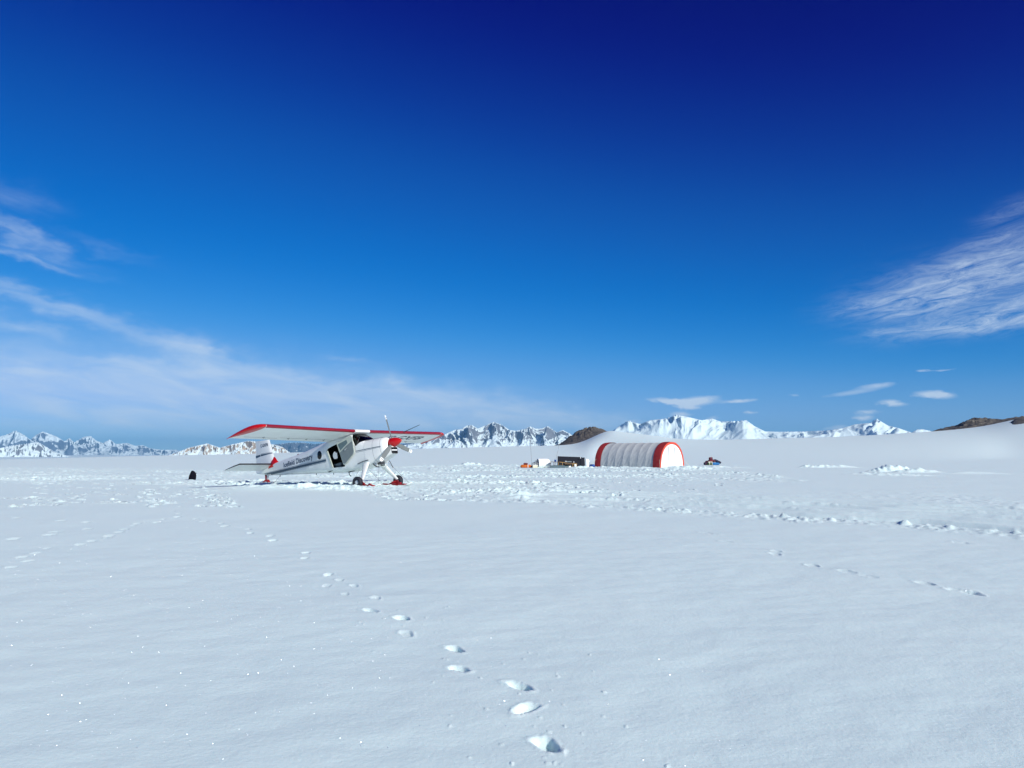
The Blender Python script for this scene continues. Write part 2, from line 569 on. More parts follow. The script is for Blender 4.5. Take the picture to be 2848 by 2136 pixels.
for off, a_ in ((3.0, .04), (5.2, .035), (6.6, .03)):
    h += rx * front * np.exp(-((dB + wob - off) / .22)**2) * a_ * lump * sstep(.2, .6, fbm(x / 3 + off, y / 3, 2) + .4)


h += rx * front * sstep(.4, 1.2, dB) * (1 - sstep(7.5, 9.5, dB)) * (.024 * np.sin(2 * math.pi * (dB + wob) / 1.25) + .015 * np.sin(2 * math.pi * (dB + 1.4 * wob) / .71 + 1))


# shovelled heaps and berms
def window(cx, cy, w):
    rr, aa = math.hypot(cx, cy), math.atan2(cx, cy)
    i0, i1 = np.searchsorted(R_AX[:ni], [rr - w, rr + w])
    j0, j1 = np.searchsorted(_fine, [aa - w / rr, aa + w / rr])
    return slice(i0, i1), slice(j0, j1)


def heap(px_, py_, a, b, hgt, rot=0.0, blocky=.6):
    c = ground_at(px_, py_)
    sl = window(c[0], c[1], 2.3 * max(a, b))
    X, Y = x[sl], y[sl]
    cs, sn = math.cos(rot), math.sin(rot)
    ex, ey = (X - c[0]) * cs + (Y - c[1]) * sn, -(X - c[0]) * sn + (Y - c[1]) * cs
    q = (ex / a)**2 + (ey / b)**2
    n = fbm(X / .55 + px_, Y / .55, 3)
    h[sl] += np.exp(-q * 1.4) * hgt * np.clip(1 + blocky * n, .15, 2) * (q < 4.5)


heap(1302, 1295, 1.1, 1.0, .42)
heap(1335, 1296, 1.3, 1.0, .20)
heap(1372, 1297, 1.6, 1.0, .16)
heap(1425, 1296, 1.2, .9, .18)
heap(1195, 1296, 1.0, .9, .12)
heap(2246, 1300, .9, .8, .30, 0, .9)
heap(2285, 1300, 1.2, .8, .18, 0, .8)
heap(2338, 1300, 1.9, .9, .30, 0, .25)
heap(2440, 1313, .70, .7, .26, 0, .9)
heap(2465, 1312, .9, .8, .36, 0, .8)
heap(2500, 1312, 1.2, .8, .40, 0, .7)
heap(2550, 1316, 1.9, .8, .34, 0, .35)
heap(2420, 1320, 1.8, .8, .14, 0, .7)
heap(2500, 1324, 2.6, .8, .14, 0, .6)
heap(2700, 1318, 2.6, 1.0, .16, 0, .1)
heap(1985, 1301, 3.5, 1.5, .16, 0, .8)
heap(1930, 1306, 3.0, 1.6, .20, 0, .5)
heap(1880, 1306, 2.2, 1.2, .18, 0, .5)
heap(1690, 1301, 1.5, .8, .14); heap(1740, 1302, 1.8, .8, .14); heap(1790, 1303, 1.5, .8, .15)
heap(1608, 1303, .8, .5, .22); heap(1640, 1303, .8, .6, .12)
heap(760, 1357, 2.2, .45, .10, 0, .8); heap(860, 1360, 2.4, .45, .11, 0, .8); heap(960, 1364, 2.2, .5, .08, 0, .8)
heap(1458, 1380, .9, .3, .14, 0, .7); heap(1445, 1388, .7, .25, .1, 0, .7)
GZ[:ni] += h * fade


# footprints: pits pressed into the sheet
def pit(cx, cy, ang, a, b, d, rim=.004, crumb=.006):
    sl = window(cx, cy, max(a, b) * 2.4)
    X, Y = GX[sl], GY[sl]
    if X.size == 0: return
    nz = fbm(X / .05 + cx * 7, Y / .05 + cy * 3, 2)
    cs, sn = math.cos(ang), math.sin(ang)
    ex, ey = ((X - cx) * cs + (Y - cy) * sn) / a, (-(X - cx) * sn + (Y - cy) * cs) / b
    ey = ey / (1 + .18 * np.clip(ex, -1, 1)) + .12 * np.sin(ex * 2.2)
    q = (np.abs(ex)**2.6 + np.abs(ey)**2.6)**(1 / 2.6) + .05 * nz + .17 * fbm(X / .13 + cx, Y / .13 + cy, 2)
    floor = 1 - .30 * np.clip(ex, -1, 1) + .15 * nz
    GZ[sl] += -d * (1 - sstep(.60, 1.05, q)) * floor + rim * np.exp(-((q - 1.25) / .2)**2) * (1 + 1.2 * nz)
    if crumb:
        GZ[sl] += crumb * np.clip(nz - .55, 0, 1) * np.exp(-((q - 1.5) / .3)**2) * sstep(-.5, .8, -ex + ey)


NEAR_PRINTS = [(1520, 2072, 2.0, .95, .13), (1462, 1974, 1.1, 1.0, .12), (1444, 1907, 2.25, 1.05, .12), (1275, 1857, 2.4, .85, .10), (1265, 1802, 2.2, .95, .11),
               (1118, 1721, 2.2, 1.0, .11), (1030, 1699, 2.4, .95, .09), (912, 1597, -.2, .95, .09), (851, 1536, 0, .95, .09), (847, 1551, 0, .7, .05),
               (945, 1612, 0, .8, .03), (985, 1628, 0, .8, .03), (960, 1652, 0, .7, .03), (1045, 1665, 0, .8, .03), (1130, 1760, 0, .9, .03), (910, 1627, 0, .8, .025),
               (759, 1502, 0, 1.1, .08), (753, 1489, 0, .9, .07), (696, 1482, 0, .9, .10), (691, 1471, 0, .8, .06), (626, 1463, 0, 1.1, .08), (616, 1455, 0, .9, .06), (566, 1449, 0, 1.1, .07), (545, 1442, 0, .8, .05),
               (493, 1438, 0, 1.1, .12), (498, 1429, 0, .8, .07), (502, 1411, 0, 1, .08), (481, 1423, 0, .9, .08), (436, 1452, 0, 1.1, .08), (455, 1444, 0, .8, .05), (382, 1456, 0, 1.1, .07), (370, 1462, 0, .8, .05),
               (346, 1472, 0, 1, .07), (332, 1481, 0, 1.1, .08), (303, 1492, 0, 1.2, .08), (300, 1497, 0, .9, .05), (255, 1506, 0, 1.1, .07), (224, 1515, 0, 1.1, .07), (154, 1480, 0, 1.3, .08), (138, 1489, 0, 1.3, .08),
               (36, 1501, 0, 1.5, .08), (244, 1471, 0, 1.2, .07), (240, 1453, 0, 1.2, .07), (170, 1450, 0, 1.3, .07), (45, 1441, 0, 1.2, .07), (100, 1540, 0, 1.1, .04), (60, 1552, 0, 1.1, .04), (80, 1562, 0, 1.2, .04), (30, 1580, 0, 1.2, .04), (130, 1525, 0, .8, .04),
               (1964, 1480, .1, 1.2, .08), (1985, 1484, .1, 1, .05), (2022, 1506, .1, 1.1, .07), (2157, 1539, .1, 1.15, .11), (2160, 1532, .1, 1.0, .08), (2262, 1571, .1, 1.15, .11), (2356, 1589, .1, 1.2, .08), (2419, 1603, .1, 1.0, .05),
               (2575, 1622, .1, 1.1, .12), (2672, 1642, .05, 1.2, .14), (2707, 1648, 0, 1.1, .12), (2675, 1508, .05, 1.2, .10)]
for (px_, py_, da, k, dp) in NEAR_PRINTS:
    c = ground_at(px_, py_)
    if da < .6: da += 1.75 + rng.uniform(-.3, .3)
    kk = .80 if py_ > 1560 and px_ < 1700 else .95
    pit(c[0], c[1], da, .145 * k * kk, .064 * k * kk * (1 + .25 * rng.random()), dp * (.40 if px_ < 1700 else .12))
# scattered trodden snow left of the aircraft and a little in front of it
for (n_, x0, x1, y0, y1) in ((110, 0, 620, 1304, 1348), (30, 100, 480, 1352, 1400), (20, 380, 640, 1362, 1410), (16, 560, 660, 1375, 1412), (14, 0, 160, 1380, 1410), (40, 1350, 2000, 1330, 1385), (60, 1050, 1450, 1330, 1394)):
    for k in range(n_):
        u = rng.normal(.5, .24) if n_ in (40, 34) else rng.random()
        px_, py_ = x0 + (x1 - x0) * min(max(u, 0), 1), y0 + (y1 - y0) * rng.random()
        c = ground_at(px_, py_)
        pit(c[0], c[1], rng.uniform(-.8, .8), rng.uniform(.12, .24), rng.uniform(.08, .15), rng.uniform(.05, .13), .03, 0)
for (n_, x0, x1, y0, y1) in ((170, 0, 660, 1303, 1346), (40, 60, 600, 1348, 1402), (14, 380, 660, 1355, 1412), (50, 1080, 1500, 1330, 1392)):
    for k in range(n_):
        c = ground_at(x0 + (x1 - x0) * rng.random(), y0 + (y1 - y0) * rng.random())
        pit(c[0], c[1], rng.uniform(-.8, .8), rng.uniform(.10, .22), rng.uniform(.07, .13), -rng.uniform(.02, .055), 0, 0)
# crumbs of snow near the front prints
for k in range(70):
    i = rng.integers(0, 7)
    c = ground_at(NEAR_PRINTS[i][0] + rng.normal(40, 130), NEAR_PRINTS[i][1] + rng.normal(15, 32))
    if c[1] < 3 or c[1] > 14: continue
    pit(c[0], c[1], rng.uniform(0, 3), rng.uniform(.010, .018), rng.uniform(.008, .012), -rng.uniform(.004, .009), 0, 0)

ground = grid_mesh('snow_ground', GX, GY, GZ, M['snow'], wrap=True)
tag(ground, kind='structure')


def ground_z(x_, y_):
    rr, aa = math.hypot(x_, y_), math.atan2(x_, y_)
    i = int(np.clip(np.searchsorted(R_AX, rr), 1, len(R_AX) - 1)); j = int(np.clip(np.searchsorted(_fine, aa), 1, len(_fine) - 1))
    return float(GZ[i - 1:i + 1, j - 1:j + 1].mean())


# ------------------------------------------------------------------ mountains
def make_range(name, sky, base_py, D0, D1, mat, seed, nx=420, nr=110, lam=1.0, rid=.62, peak=.62, jag=0, under=80, oct=5, gain=.44, warp_=.18):
    """a mountain range as real terrain between two distances; its crest follows the skyline"""
    pa = np.array([azel(*p)[0] for p in sky]); pe = np.array([math.tan(azel(*p)[1]) for p in sky])
    az = np.linspace(pa[0], pa[-1], nx)
    e = np.interp(az, pa, pe)
    eb = math.tan(azel(PW / 2, base_py)[1])
    D = .5 * (D0 + D1)
    wl = (pa[-1] - pa[0]) * D
    L = (D1 - D0) * .5 * lam
    u = np.linspace(0, 1, nr)
    r = D0 + (D1 - D0) * u
    A, Rr = np.meshgrid(az, r)
    X = A * D
    hmax = max((e - eb).max(), 1e-4)
    e = e + jag * hmax * 8 * fbm(az * D / (L * .16) + seed, az * 0 + seed, 4, .6) * .4 * np.clip((e - eb) / hmax, 0, 1)
    U = np.repeat(u[:, None], nx, 1)
    warp = .22 * fbm(X / L + seed, Rr / L, 2)
    env = np.where(U + warp * .35 < peak, sstep(-.05, peak, U + warp * .35), 1 - .75 * sstep(peak, 1.1, U + warp * .35))
    wx_ = warp_ * L * fbm(X / L * 1.3 + 5 + seed, Rr / L * 1.3, 3)
    rg = ridged((X + wx_) / (L * .62) + seed * 3.1, (Rr + .6 * wx_) / (L * 1.35) - seed, oct, gain)
    rg2 = ridged(X / (L * .33) + seed, Rr / (L * .42) + 2 * seed, 4, .5)
    hh = env * ((1 - rid) + rid * rg) + .08 * env * rg2 * (1 - env * .5)
    top = CAM[2] + D * e
    bot = CAM[2] + D * eb - under
    # scale each column so that its highest line of sight meets the skyline
    target = e[None, :]
    rel = (hh * (top - bot)[None, :] + bot) 
    lo_, hi_ = np.zeros(nx), np.full(nx, 6.0)
    for it in range(30):
        mid = .5 * (lo_ + hi_)
        el = ((hh * (top - bot)[None, :] * mid[None, :] + bot) - CAM[2]) / Rr
        mx = el.max(0)
        hi_ = np.where(mx > e, mid, hi_); lo_ = np.where(mx > e, lo_, mid)
    sc = .5 * (lo_ + hi_)
    kw = max(3, nx // 26); ker = np.exp(-.5 * (np.arange(-kw, kw + 1) / (kw / 2.2))**2); ker /= ker.sum()
    sc = np.convolve(np.pad(sc, kw, 'edge'), ker, 'valid')
    Z = bot + hh * (top - bot)[None, :] * sc[None, :]
    # trim only the crest so that it meets the skyline
    for it in range(5):
        el = (Z - CAM[2]) / Rr
        mx = el.max(0)
        dif = e - mx
        k2 = max(2, nx // 220)
        for _ in range(2): dif = np.convolve(np.pad(dif, k2, 'edge'), np.ones(2 * k2 + 1) / (2 * k2 + 1), 'valid')
        span = np.maximum(mx - eb, 1e-5)
        w = sstep(.35, 1.0, (el - eb) / span[None, :])
        Z = Z + dif[None, :] * Rr * w
    o = grid_mesh(name, Rr * np.sin(A), Rr * np.cos(A), Z, mat)
    return tag(o, kind='structure')


SNOWC = (.74, .86, .87)
M['mtn_far'] = mountain_material('far_mountain', (.12, .15, .20), SNOWC, .50, .70, .0018, .30, (150, 440, -.20, .18))  # blue cast in the rock colour paints in some of the distance haze
M['mtn_blue'] = mountain_material('blue_mountain', (.09, .10, .12), SNOWC, .86, .98, .0022, .22)
M['mtn_mid'] = mountain_material('mid_mountain', (.17, .18, .20), SNOWC, .52, .65, .003, .26)
M['mtn_brown'] = mountain_material('brown_mountain', (.36, .29, .22), SNOWC, .56, .72, .006, .40)
M['mtn_white'] = mountain_material('snow_massif', (.16, .17, .20), (.76, .88, .88), .26, .50, .003, .24)

LEFT = [(-260, 1230), (-140, 1212), (-60, 1222), (0, 1213.7), (18, 1209), (43, 1197), (66, 1209), (85, 1223), (98, 1211), (118, 1200), (134, 1205), (158, 1214), (179, 1227), (194, 1218), (206, 1230), (233, 1215), (251, 1212), (269, 1226), (286, 1232), (306, 1222), (322, 1235), (355, 1232), (376, 1240), (397, 1238), (418, 1247), (448, 1251), (489, 1251), (507, 1255), (540, 1262), (600, 1268)]
make_range('left_mountain_range', LEFT, 1282, 25500, 28500, M['mtn_far'], 3.3, nx=640, nr=160, lam=.8, jag=0)
make_range('dark_foothills', [(-300, 1240), (-60, 1242), (0, 1246), (33, 1239), (60, 1236), (107, 1230), (119, 1237), (155, 1258), (197, 1270), (240, 1278), (262, 1285)], 1288, 14200, 15400, M['mtn_mid'], 8.1, lam=.8, jag=0, under=60)
make_range('brown_foothills', [(452, 1272), (468, 1266), (492, 1258), (525, 1245), (576, 1233), (612, 1245), (630, 1240), (645, 1236), (667, 1231), (689, 1226), (706, 1227), (730, 1231), (761, 1236), (785, 1243), (803, 1256), (820, 1266)], 1276, 8200, 8900, M['mtn_brown'], 5.2, lam=.7, jag=0, under=40)
make_range('blue_mountain_range', [(700, 1252), (754, 1237), (804, 1231.5), (847, 1231), (874, 1235), (930, 1229), (990, 1236), (1050, 1226), (1110, 1236), (1160, 1228), (1200, 1234), (1240, 1250)], 1272, 22000, 23600, M['mtn_blue'], 6.7, lam=.7, jag=0)
MID = [(1090, 1248), (1125, 1238), (1140, 1235), (1179, 1230), (1213, 1219.6), (1245, 1204), (1266, 1195), (1284, 1193), (1297, 1184), (1313, 1182), (1329, 1192), (1344.5, 1185.5), (1373, 1173), (1389, 1179), (1402, 1185.5), (1418, 1196), (1436, 1198), (1462.5, 1192), (1474, 1185.5), (1489, 1192), (1507, 1192), (1523, 1185), (1549, 1202.6), (1565, 1196), (1586, 1206.5), (1601, 1217), (1630, 1226), (1665, 1240)]
make_range('mid_mountain_range', MID, 1256, 12000, 13600, M['mtn_mid'], 2.6, nx=640, nr=190, lam=.9, rid=.72, oct=6, gain=.52, jag=0, under=60)
MASS = [(1672, 1226), (1704, 1198), (1731.5, 1179), (1748, 1170), (1780, 1179), (1810, 1168.5), (1854, 1164), (1881, 1153.6), (1910.6, 1159), (1951, 1168.5), (1981, 1164), (2005.5, 1172.6), (2054, 1171), (2076, 1168.5), (2098, 1185), (2127.6, 1199.7), (2168, 1201), (2240, 1200), (2301, 1197), (2343, 1191), (2376, 1180.4), (2421.6, 1176), (2437, 1164.7), (2452, 1173), (2470, 1183.5), (2500, 1191), (2536, 1203), (2548, 1195.5), (2563.5, 1193.4), (2581.7, 1197), (2620, 1208), (2700, 1222)]
make_range('snow_massif', MASS, 1240, 12600, 14600, M['mtn_white'], 9.4, nx=760, nr=190, lam=1.05, rid=.6, jag=0, under=60)


# rock knolls that stand out of the snow
def knoll(name, sky, D0, D1, peak, seed, nx=150, nr=60, tuck=3.0, rough=.10):
    pa = np.array([azel(*p)[0] for p in sky]); pe = np.array([math.tan(azel(*p)[1]) for p in sky])
    az = np.linspace(pa[0], pa[-1], nx)
    e = np.interp(az, pa, pe)
    u = np.linspace(0, 1, nr)
    A, U = np.meshgrid(az, u)
    Rr = D0 + (D1 - D0) * U
    g = base_height(A, Rr)
    prof = np.where(U < peak, sstep(0, peak, U)**.8, 1 - sstep(peak, 1, U))
    X, Y = Rr * np.sin(A), Rr * np.cos(A)
    n = ridged(X / 14 + seed, Y / 14, 4) - .5 + .5 * fbm(X / 4, Y / 4, 3)
    prof = np.clip(prof * (1 + rough * 2.5 * n), 0, 2)
    lo_, hi_ = np.full(nx, -20.0), np.full(nx, 90.0)
    for it in range(34):
        mid = .5 * (lo_ + hi_)
        mx = ((g - tuck + prof * mid[None, :] - CAM[2]) / Rr).max(0)
        hi_ = np.where(mx > e, mid, hi_); lo_ = np.where(mx > e, lo_, mid)
    scl = np.maximum(.5 * (lo_ + hi_), 0); k2 = 5
    for _ in range(2): scl = np.convolve(np.pad(scl, k2, 'edge'), np.ones(2 * k2 + 1) / (2 * k2 + 1), 'valid')
    Z = g - tuck + prof * scl[None, :] + .35 * n * (prof > .05)
    o = grid_mesh(name, X, Y, Z, M['rock'])
    return tag(o, kind='structure')


knoll('rock_hill', [(1500, 1246), (1533, 1241.5), (1552, 1237), (1559, 1234), (1572, 1224), (1586, 1212), (1612, 1196), (1638, 1187), (1659, 1188.7), (1672, 1192), (1682, 1196), (1690, 1203)], 600, 735, .62, 2.0, tuck=2.0)
knoll('rock_ridge', [(2576, 1206), (2588, 1201.6), (2612, 1192.5), (2640, 1187), (2663, 1183.5), (2676, 1174), (2687, 1169), (2708, 1161.5), (2738, 1162), (2769, 1165.5), (2785, 1167.5), (2805, 1164), (2829, 1159.5), (2850, 1157.5), (2890, 1158), (2930, 1164), (2960, 1172)], 640, 735, .6, 5.0, tuck=2.0)
knoll('rock_slope', [(2794, 1186), (2806, 1176), (2820, 1168), (2832, 1164), (2848, 1162), (2900, 1161), (2950, 1178)], 540, 640, .7, 7.0, tuck=.6)

# ------------------------------------------------------------------ the aircraft
YAW, NOSE_UP, BANK = math.radians(-33.7742), math.radians(12.4896), math.radians(-.4495)
_Rz = Matrix.Rotation(YAW, 3, 'Z'); _Ry = Matrix.Rotation(-NOSE_UP, 3, 'Y'); _Rx = Matrix.Rotation(BANK, 3, 'X')
RA = _Rz @ _Ry @ _Rx
TA = Vector((-6.7219, 35.9456, 2.4807))
BASE = Vector((-6.3, 36.0, 0.0))
plane = empty('ski_plane', BASE, 0, 'white high-wing ski plane with red wing edges and an open side door', 'aircraft')
plane.rotation_euler = RA.to_euler()
OFF = -(RA.transposed() @ (BASE - TA))
FWD = Vector((math.cos(YAW), math.sin(YAW), 0)); LEFTV = Vector((-math.sin(YAW), math.cos(YAW), 0))


def W2L(p):
    return RA.transposed() @ (Vector(p) - TA)


def apart(mb, name, mats, parent=None, sharp=True):
    o = mb.build(name, mats, parent or plane, sharp)
    if parent is None: o.location = OFF
    return o


# fuselage sections: x, top, bottom, half width, squareness
FS = [(1.56, -.70, -1.30, .27, 2.2), (1.50, -.645, -1.40, .38, 2.3), (1.38, -.60, -1.47, .45, 2.5), (1.15, -.57, -1.56, .50, 2.8), (.8, -.54, -1.66, .535, 3.0), (.45, -.50, -1.72, .56, 3.2),
      (.30, -.385, -1.725, .565, 3.2), (.10, -.235, -1.73, .57, 3.3), (-.12, -.10, -1.72, .575, 3.6), (-.30, -.03, -1.71, .58, 4.0), (-.6, -.02, -1.69, .58, 5), (-1.1, -.02, -1.65, .58, 5), (-1.6, -.02, -1.57, .57, 5),
      (-2.2, -.04, -1.45, .53, 4.6), (-3.0, -.10, -1.30, .45, 4.2), (-4.1, -.15, -1.11, .345, 3.8), (-5.0, -.165, -.95, .26, 3.6), (-5.8, -.18, -.81, .18, 3.4), (-6.4, -.22, -.69, .12, 3.2), (-7.0, -.30, -.545, .07, 3), (-7.46, -.365, -.42, .02, 2.5)]
_fx = np.array([s[0] for s in FS])[::-1]


def sect(xx):
    return [float(hermite(_fx, np.array([s[k] for s in FS])[::-1], xx)) for k in (1, 2, 3, 4)]


def side_y(xx, zz, off=.004):
    t, b, hw, n = sect(xx)
    zc, hz = .5 * (t + b), .5 * (t - b)
    q = min(abs((zz - zc) / hz), .999)
    return hw * (1 - q**n)**(1 / n) + off


def ring(xx, n=56, grow=0.0):
    t, b, hw, e = sect(xx)
    zc, hz = .5 * (t + b), .5 * (t - b)
    out = []
    for k in range(n):
        a = 2 * math.pi * k / n
        c, s = math.cos(a), math.sin(a)
        out.append((xx, (hw + grow) * math.copysign(abs(c)**(2 / e), c), zc + (hz + grow) * math.copysign(abs(s)**(2 / e), s)))
    return out


def shell(x0, x1, n, grow=0.0, thick=.02):
    """a hull shell with real thickness; material 0 outside, 1 inside"""
    xs = np.linspace(x0, x1, n)
    A = [ring(v, grow=grow) for v in xs]
    B = []
    for rr in A:
        c = np.mean(rr, 0)
        B.append([tuple(c + (np.array(p) - c) * max(0.0, 1 - thick / max(np.linalg.norm(np.array(p) - c), 1e-4))) for p in rr])
    m = MB()
    k = len(A[0])
    m.loft(A, 0)
    m.loft([b[::-1] for b in B], 1)
    nA = n * k
    for i in (0, n - 1):
        f = []
        for j in range(k):
            a, b = i * k + j, i * k + (j + 1) % k
            ca, cb = nA + i * k + (k - 1 - j), nA + i * k + (k - 1 - (j + 1) % k)
            f.append((a, ca, cb, b) if i == 0 else (a, b, cb, ca))
        for q in f:
            m.f.append(q); m.m.append(0); m.s.append(False)
    return m


def boolean(o, cutter, op):
    md = o.modifiers.new('b', 'BOOLEAN'); md.object = cutter; md.operation = op; md.solver = 'EXACT'
    dg = bpy.context.evaluated_depsgraph_get(); dg.update()
    me = bpy.data.meshes.new_from_object(o.evaluated_get(dg))
    o.modifiers.clear()
    old = o.data; o.data = me; bpy.data.meshes.remove(old)


def cutter(mb):
    o = mb.build('cut', M['black'], None); return o


def drop(o):
    me = o.data; bpy.data.objects.remove(o); bpy.data.meshes.remove(me)


WIN = [(-.23, -.15), (-.07, -.64), (-.01, -.69), (.06, -.67), (.22, -.58), (.48, -.53), (.52, .2), (-.33, .2), (-.33, -.075)]
DOORWAY = [(-1.84, -.50), (-1.80, -.45), (-1.70, -.41), (-.98, -.32), (-.80, -1.40), (-.86, -1.44), (-1.52, -1.355), (-1.60, -1.31)]
hull_mb = shell(.44, -7.46, 90)
fus = apart(hull_mb, 'fuselage', [M['white'], M['interior']])
fus.location = (0, 0, 0); fus.parent = None
cw = cutter(MB().prism(WIN, -1.2, 1.2))
cd = cutter(MB().prism(DOORWAY, -1.2, -.2))
PORT = [(-2.39 + .175 * math.cos(a), -.58 + .195 * math.sin(a)) for a in np.linspace(0, 2 * math.pi, 33)[:-1]]
cp = cutter(MB().prism(PORT, -1.2, 1.2))
sc_m = shell(.44, -7.46, 90)
ws = sc_m.build('windscreen', [M['glass'], M['glass']], None)
pg = shell(.44, -7.46, 90).build('porthole', [M['glass'], M['glass']], None)
boolean(ws, cw, 'INTERSECT')
boolean(pg, cp, 'INTERSECT')
boolean(fus, cw, 'DIFFERENCE'); boolean(fus, cd, 'DIFFERENCE'); boolean(fus, cp, 'DIFFERENCE')
for c_ in (cw, cd, cp): drop(c_)
fus.parent = plane; fus.location = OFF
ws.parent = fus
# the two portholes become two panes
bmA = bmesh.new(); bmA.from_mesh(pg.data); bmB = bmA.copy()
bmesh.ops.delete(bmA, geom=[v for v in bmA.verts if v.co.y > 0], context='VERTS'); bmesh.ops.delete(bmB, geom=[v for v in bmB.verts if v.co.y < 0], context='VERTS')
meB = bpy.data.meshes.new('porthole'); meB.materials.append(M['clear_glass'])
bmB.to_mesh(meB); bmA.to_mesh(pg.data); bmA.free(); bmB.free()
pg.parent = fus
pg.data.materials.clear(); pg.data.materials.append(M['dark_glass'])
for p in meB.polygons: p.material_index = 0
link('porthole', meB, fus)
for o_ in (fus, ws):
    try: o_.data.set_sharp_from_angle(angle=math.radians(35))
    except Exception: pass
# windscreen posts
for sgn in (-1, 1):
    fr = MB(); fr.tube([(xx, sgn * side_y(xx, zz, .006), zz) for xx, zz in ((-.24, -.13), (-.16, -.39), (-.06, -.66))], .018, 0, 8)
    apart(fr, 'windscreen_post', M['white'], fus)
    fr = MB(); fr.tube([(xx, sgn * side_y(xx, zz, .004), zz) for xx, zz in ((.06, -.67), (.14, -.48), (.12, -.31))], .012, 0, 8)
    apart(fr, 'windscreen_post', M['dark_metal'], fus)
# inside of the cabin
inn = MB()
inn.box((-.9, 0, -1.45), (2.2, 1.0, .02), 0)
inn.box((.36, 0, -1.0), (.05, 1.0, .75), 0)
inn.box((.22, 0, -.62), (.30, .95, .10), 0, None, .03)
inn.box((-2.62, 0, -.75), (.03, .82, 1.0), 0)
apart(inn, 'cabin_lining', M['interior'], fus)
for k, (sx, sy) in enumerate(((-.62, -.27), (-.62, .27), (-1.45, -.18))):
    st = MB()
    st.box((sx, sy, -1.22), (.45, .42, .12), 0, None, .04)
    st.box((sx - .24, sy, -.93 if k < 2 else -1.17), (.10, .42, .55 if k < 2 else .05), 0, Matrix.Rotation(-.18, 4, 'Y'), .04)
    st.box((sx, sy, -1.36), (.34, .36, .16), 0)
    apart(st, 'seat', M['grey_trim'] if k == 2 else M['interior'])

# cowling
cow = MB()
xs_ = list(np.linspace(.448, 1.30, 16)) + [1.36, 1.42, 1.47, 1.51, 1.54, 1.56]
cow.loft([ring(v, grow=.006) for v in xs_], 0)
rim = ring(1.56, grow=.006)
c_ = np.mean(rim, 0)
inner = [tuple(c_ + (np.array(p) - c_) * .86 + np.array([.012, 0, 0])) for p in rim]
inner2 = [tuple(c_ + (np.array(p) - c_) * .80 + np.array([-.02, 0, 0])) for p in rim]
inner3 = [tuple(c_ + (np.array(p) - c_) * .78 + np.array([-.16, 0, 0])) for p in rim]
cow.loft([rim, inner, inner2], 0)
cow.loft([inner2, inner3], 1, cap=False)
cow.add(inner3, [tuple(range(len(inner3)))], 1)
cowl = apart(cow, 'cowling', [M['white'], M['black']])
# chin scoop with two dark mouths
chin = MB()
R0 = [(1.30, s * .30, z) for s, z in ((-1, -1.12), (-1, -1.46), (-.8, -1.52), (.8, -1.52), (1, -1.46), (1, -1.12))]
R1 = [(1.70, s * .20, z) for s, z in ((-1, -1.12), (-1, -1.36), (-.8, -1.40), (.8, -1.40), (1, -1.36), (1, -1.12))]
R2 = [(1.60, s * .15, z) for s, z in ((-1, -1.15), (-1, -1.34), (-.8, -1.36), (.8, -1.36), (1, -1.34), (1, -1.15))]
chin.loft([R0, R1], 0, smooth=False); chin.loft([R1, R2], 1, smooth=False); chin.add(R2, [tuple(range(6))], 1)
chin.box((1.665, 0, -1.245), (.09, .34, .045), 0)
chin.box((1.695, 0, -1.105), (.05, .36, .03), 0)
apart(chin, 'air_intake', [M['white'], M['black']], cowl)
gp = MB()
P = []
for xx in np.linspace(.40, 1.33, 16):
    w = .40 * (1 - .45 * (xx - .4) / .93)
    rr = [q for q in ring(xx, 160, grow=.010) if q[2] > -.95 and abs(q[1]) < w]
    rr.sort(key=lambda q: q[1])
    idx = np.linspace(0, len(rr) - 1, 12).astype(int)
    P.append([rr[i] for i in idx])
gp.loft(P, 0, closed=False)
gp.loft([[(a[0], a[1], a[2] - .004) for a in q[::-1]] for q in P], 0, closed=False)
apart(gp, 'glare_panel', M['black'], cowl)
sm = MB()
for xx in (.92, 1.32):
    sm.loft([ring(xx - .004, grow=.0095), ring(xx + .004, grow=.0095)], 0)
apart(sm, 'panel_gap', M['seam'], cowl)


def side_strip(mb, pts_lo, pts_hi, side=-1, nseg=30, off=.005, mat=0):
    """a painted band that follows the hull between two lines in (x, z)"""
    A, B = [], []
    for t in np.linspace(0, 1, nseg):
        xl = pts_lo[0][0] + (pts_lo[1][0] - pts_lo[0][0]) * t; zl = pts_lo[0][1] + (pts_lo[1][1] - pts_lo[0][1]) * t
        xh = pts_hi[0][0] + (pts_hi[1][0] - pts_hi[0][0]) * t; zh = pts_hi[0][1] + (pts_hi[1][1] - pts_hi[0][1]) * t
        A.append((xl, side * side_y(xl, zl, off), zl)); B.append((xh, side * side_y(xh, zh, off), zh))
    mid = [tuple((np.array(a) + np.array(b)) / 2) for a, b in zip(A, B)]
    mid = [(m_[0], side * side_y(m_[0], m_[2], off), m_[2]) for m_ in mid]
    mb.loft([[a, m_, b] for a, m_, b in zip(A, mid, B)], mat, closed=False)


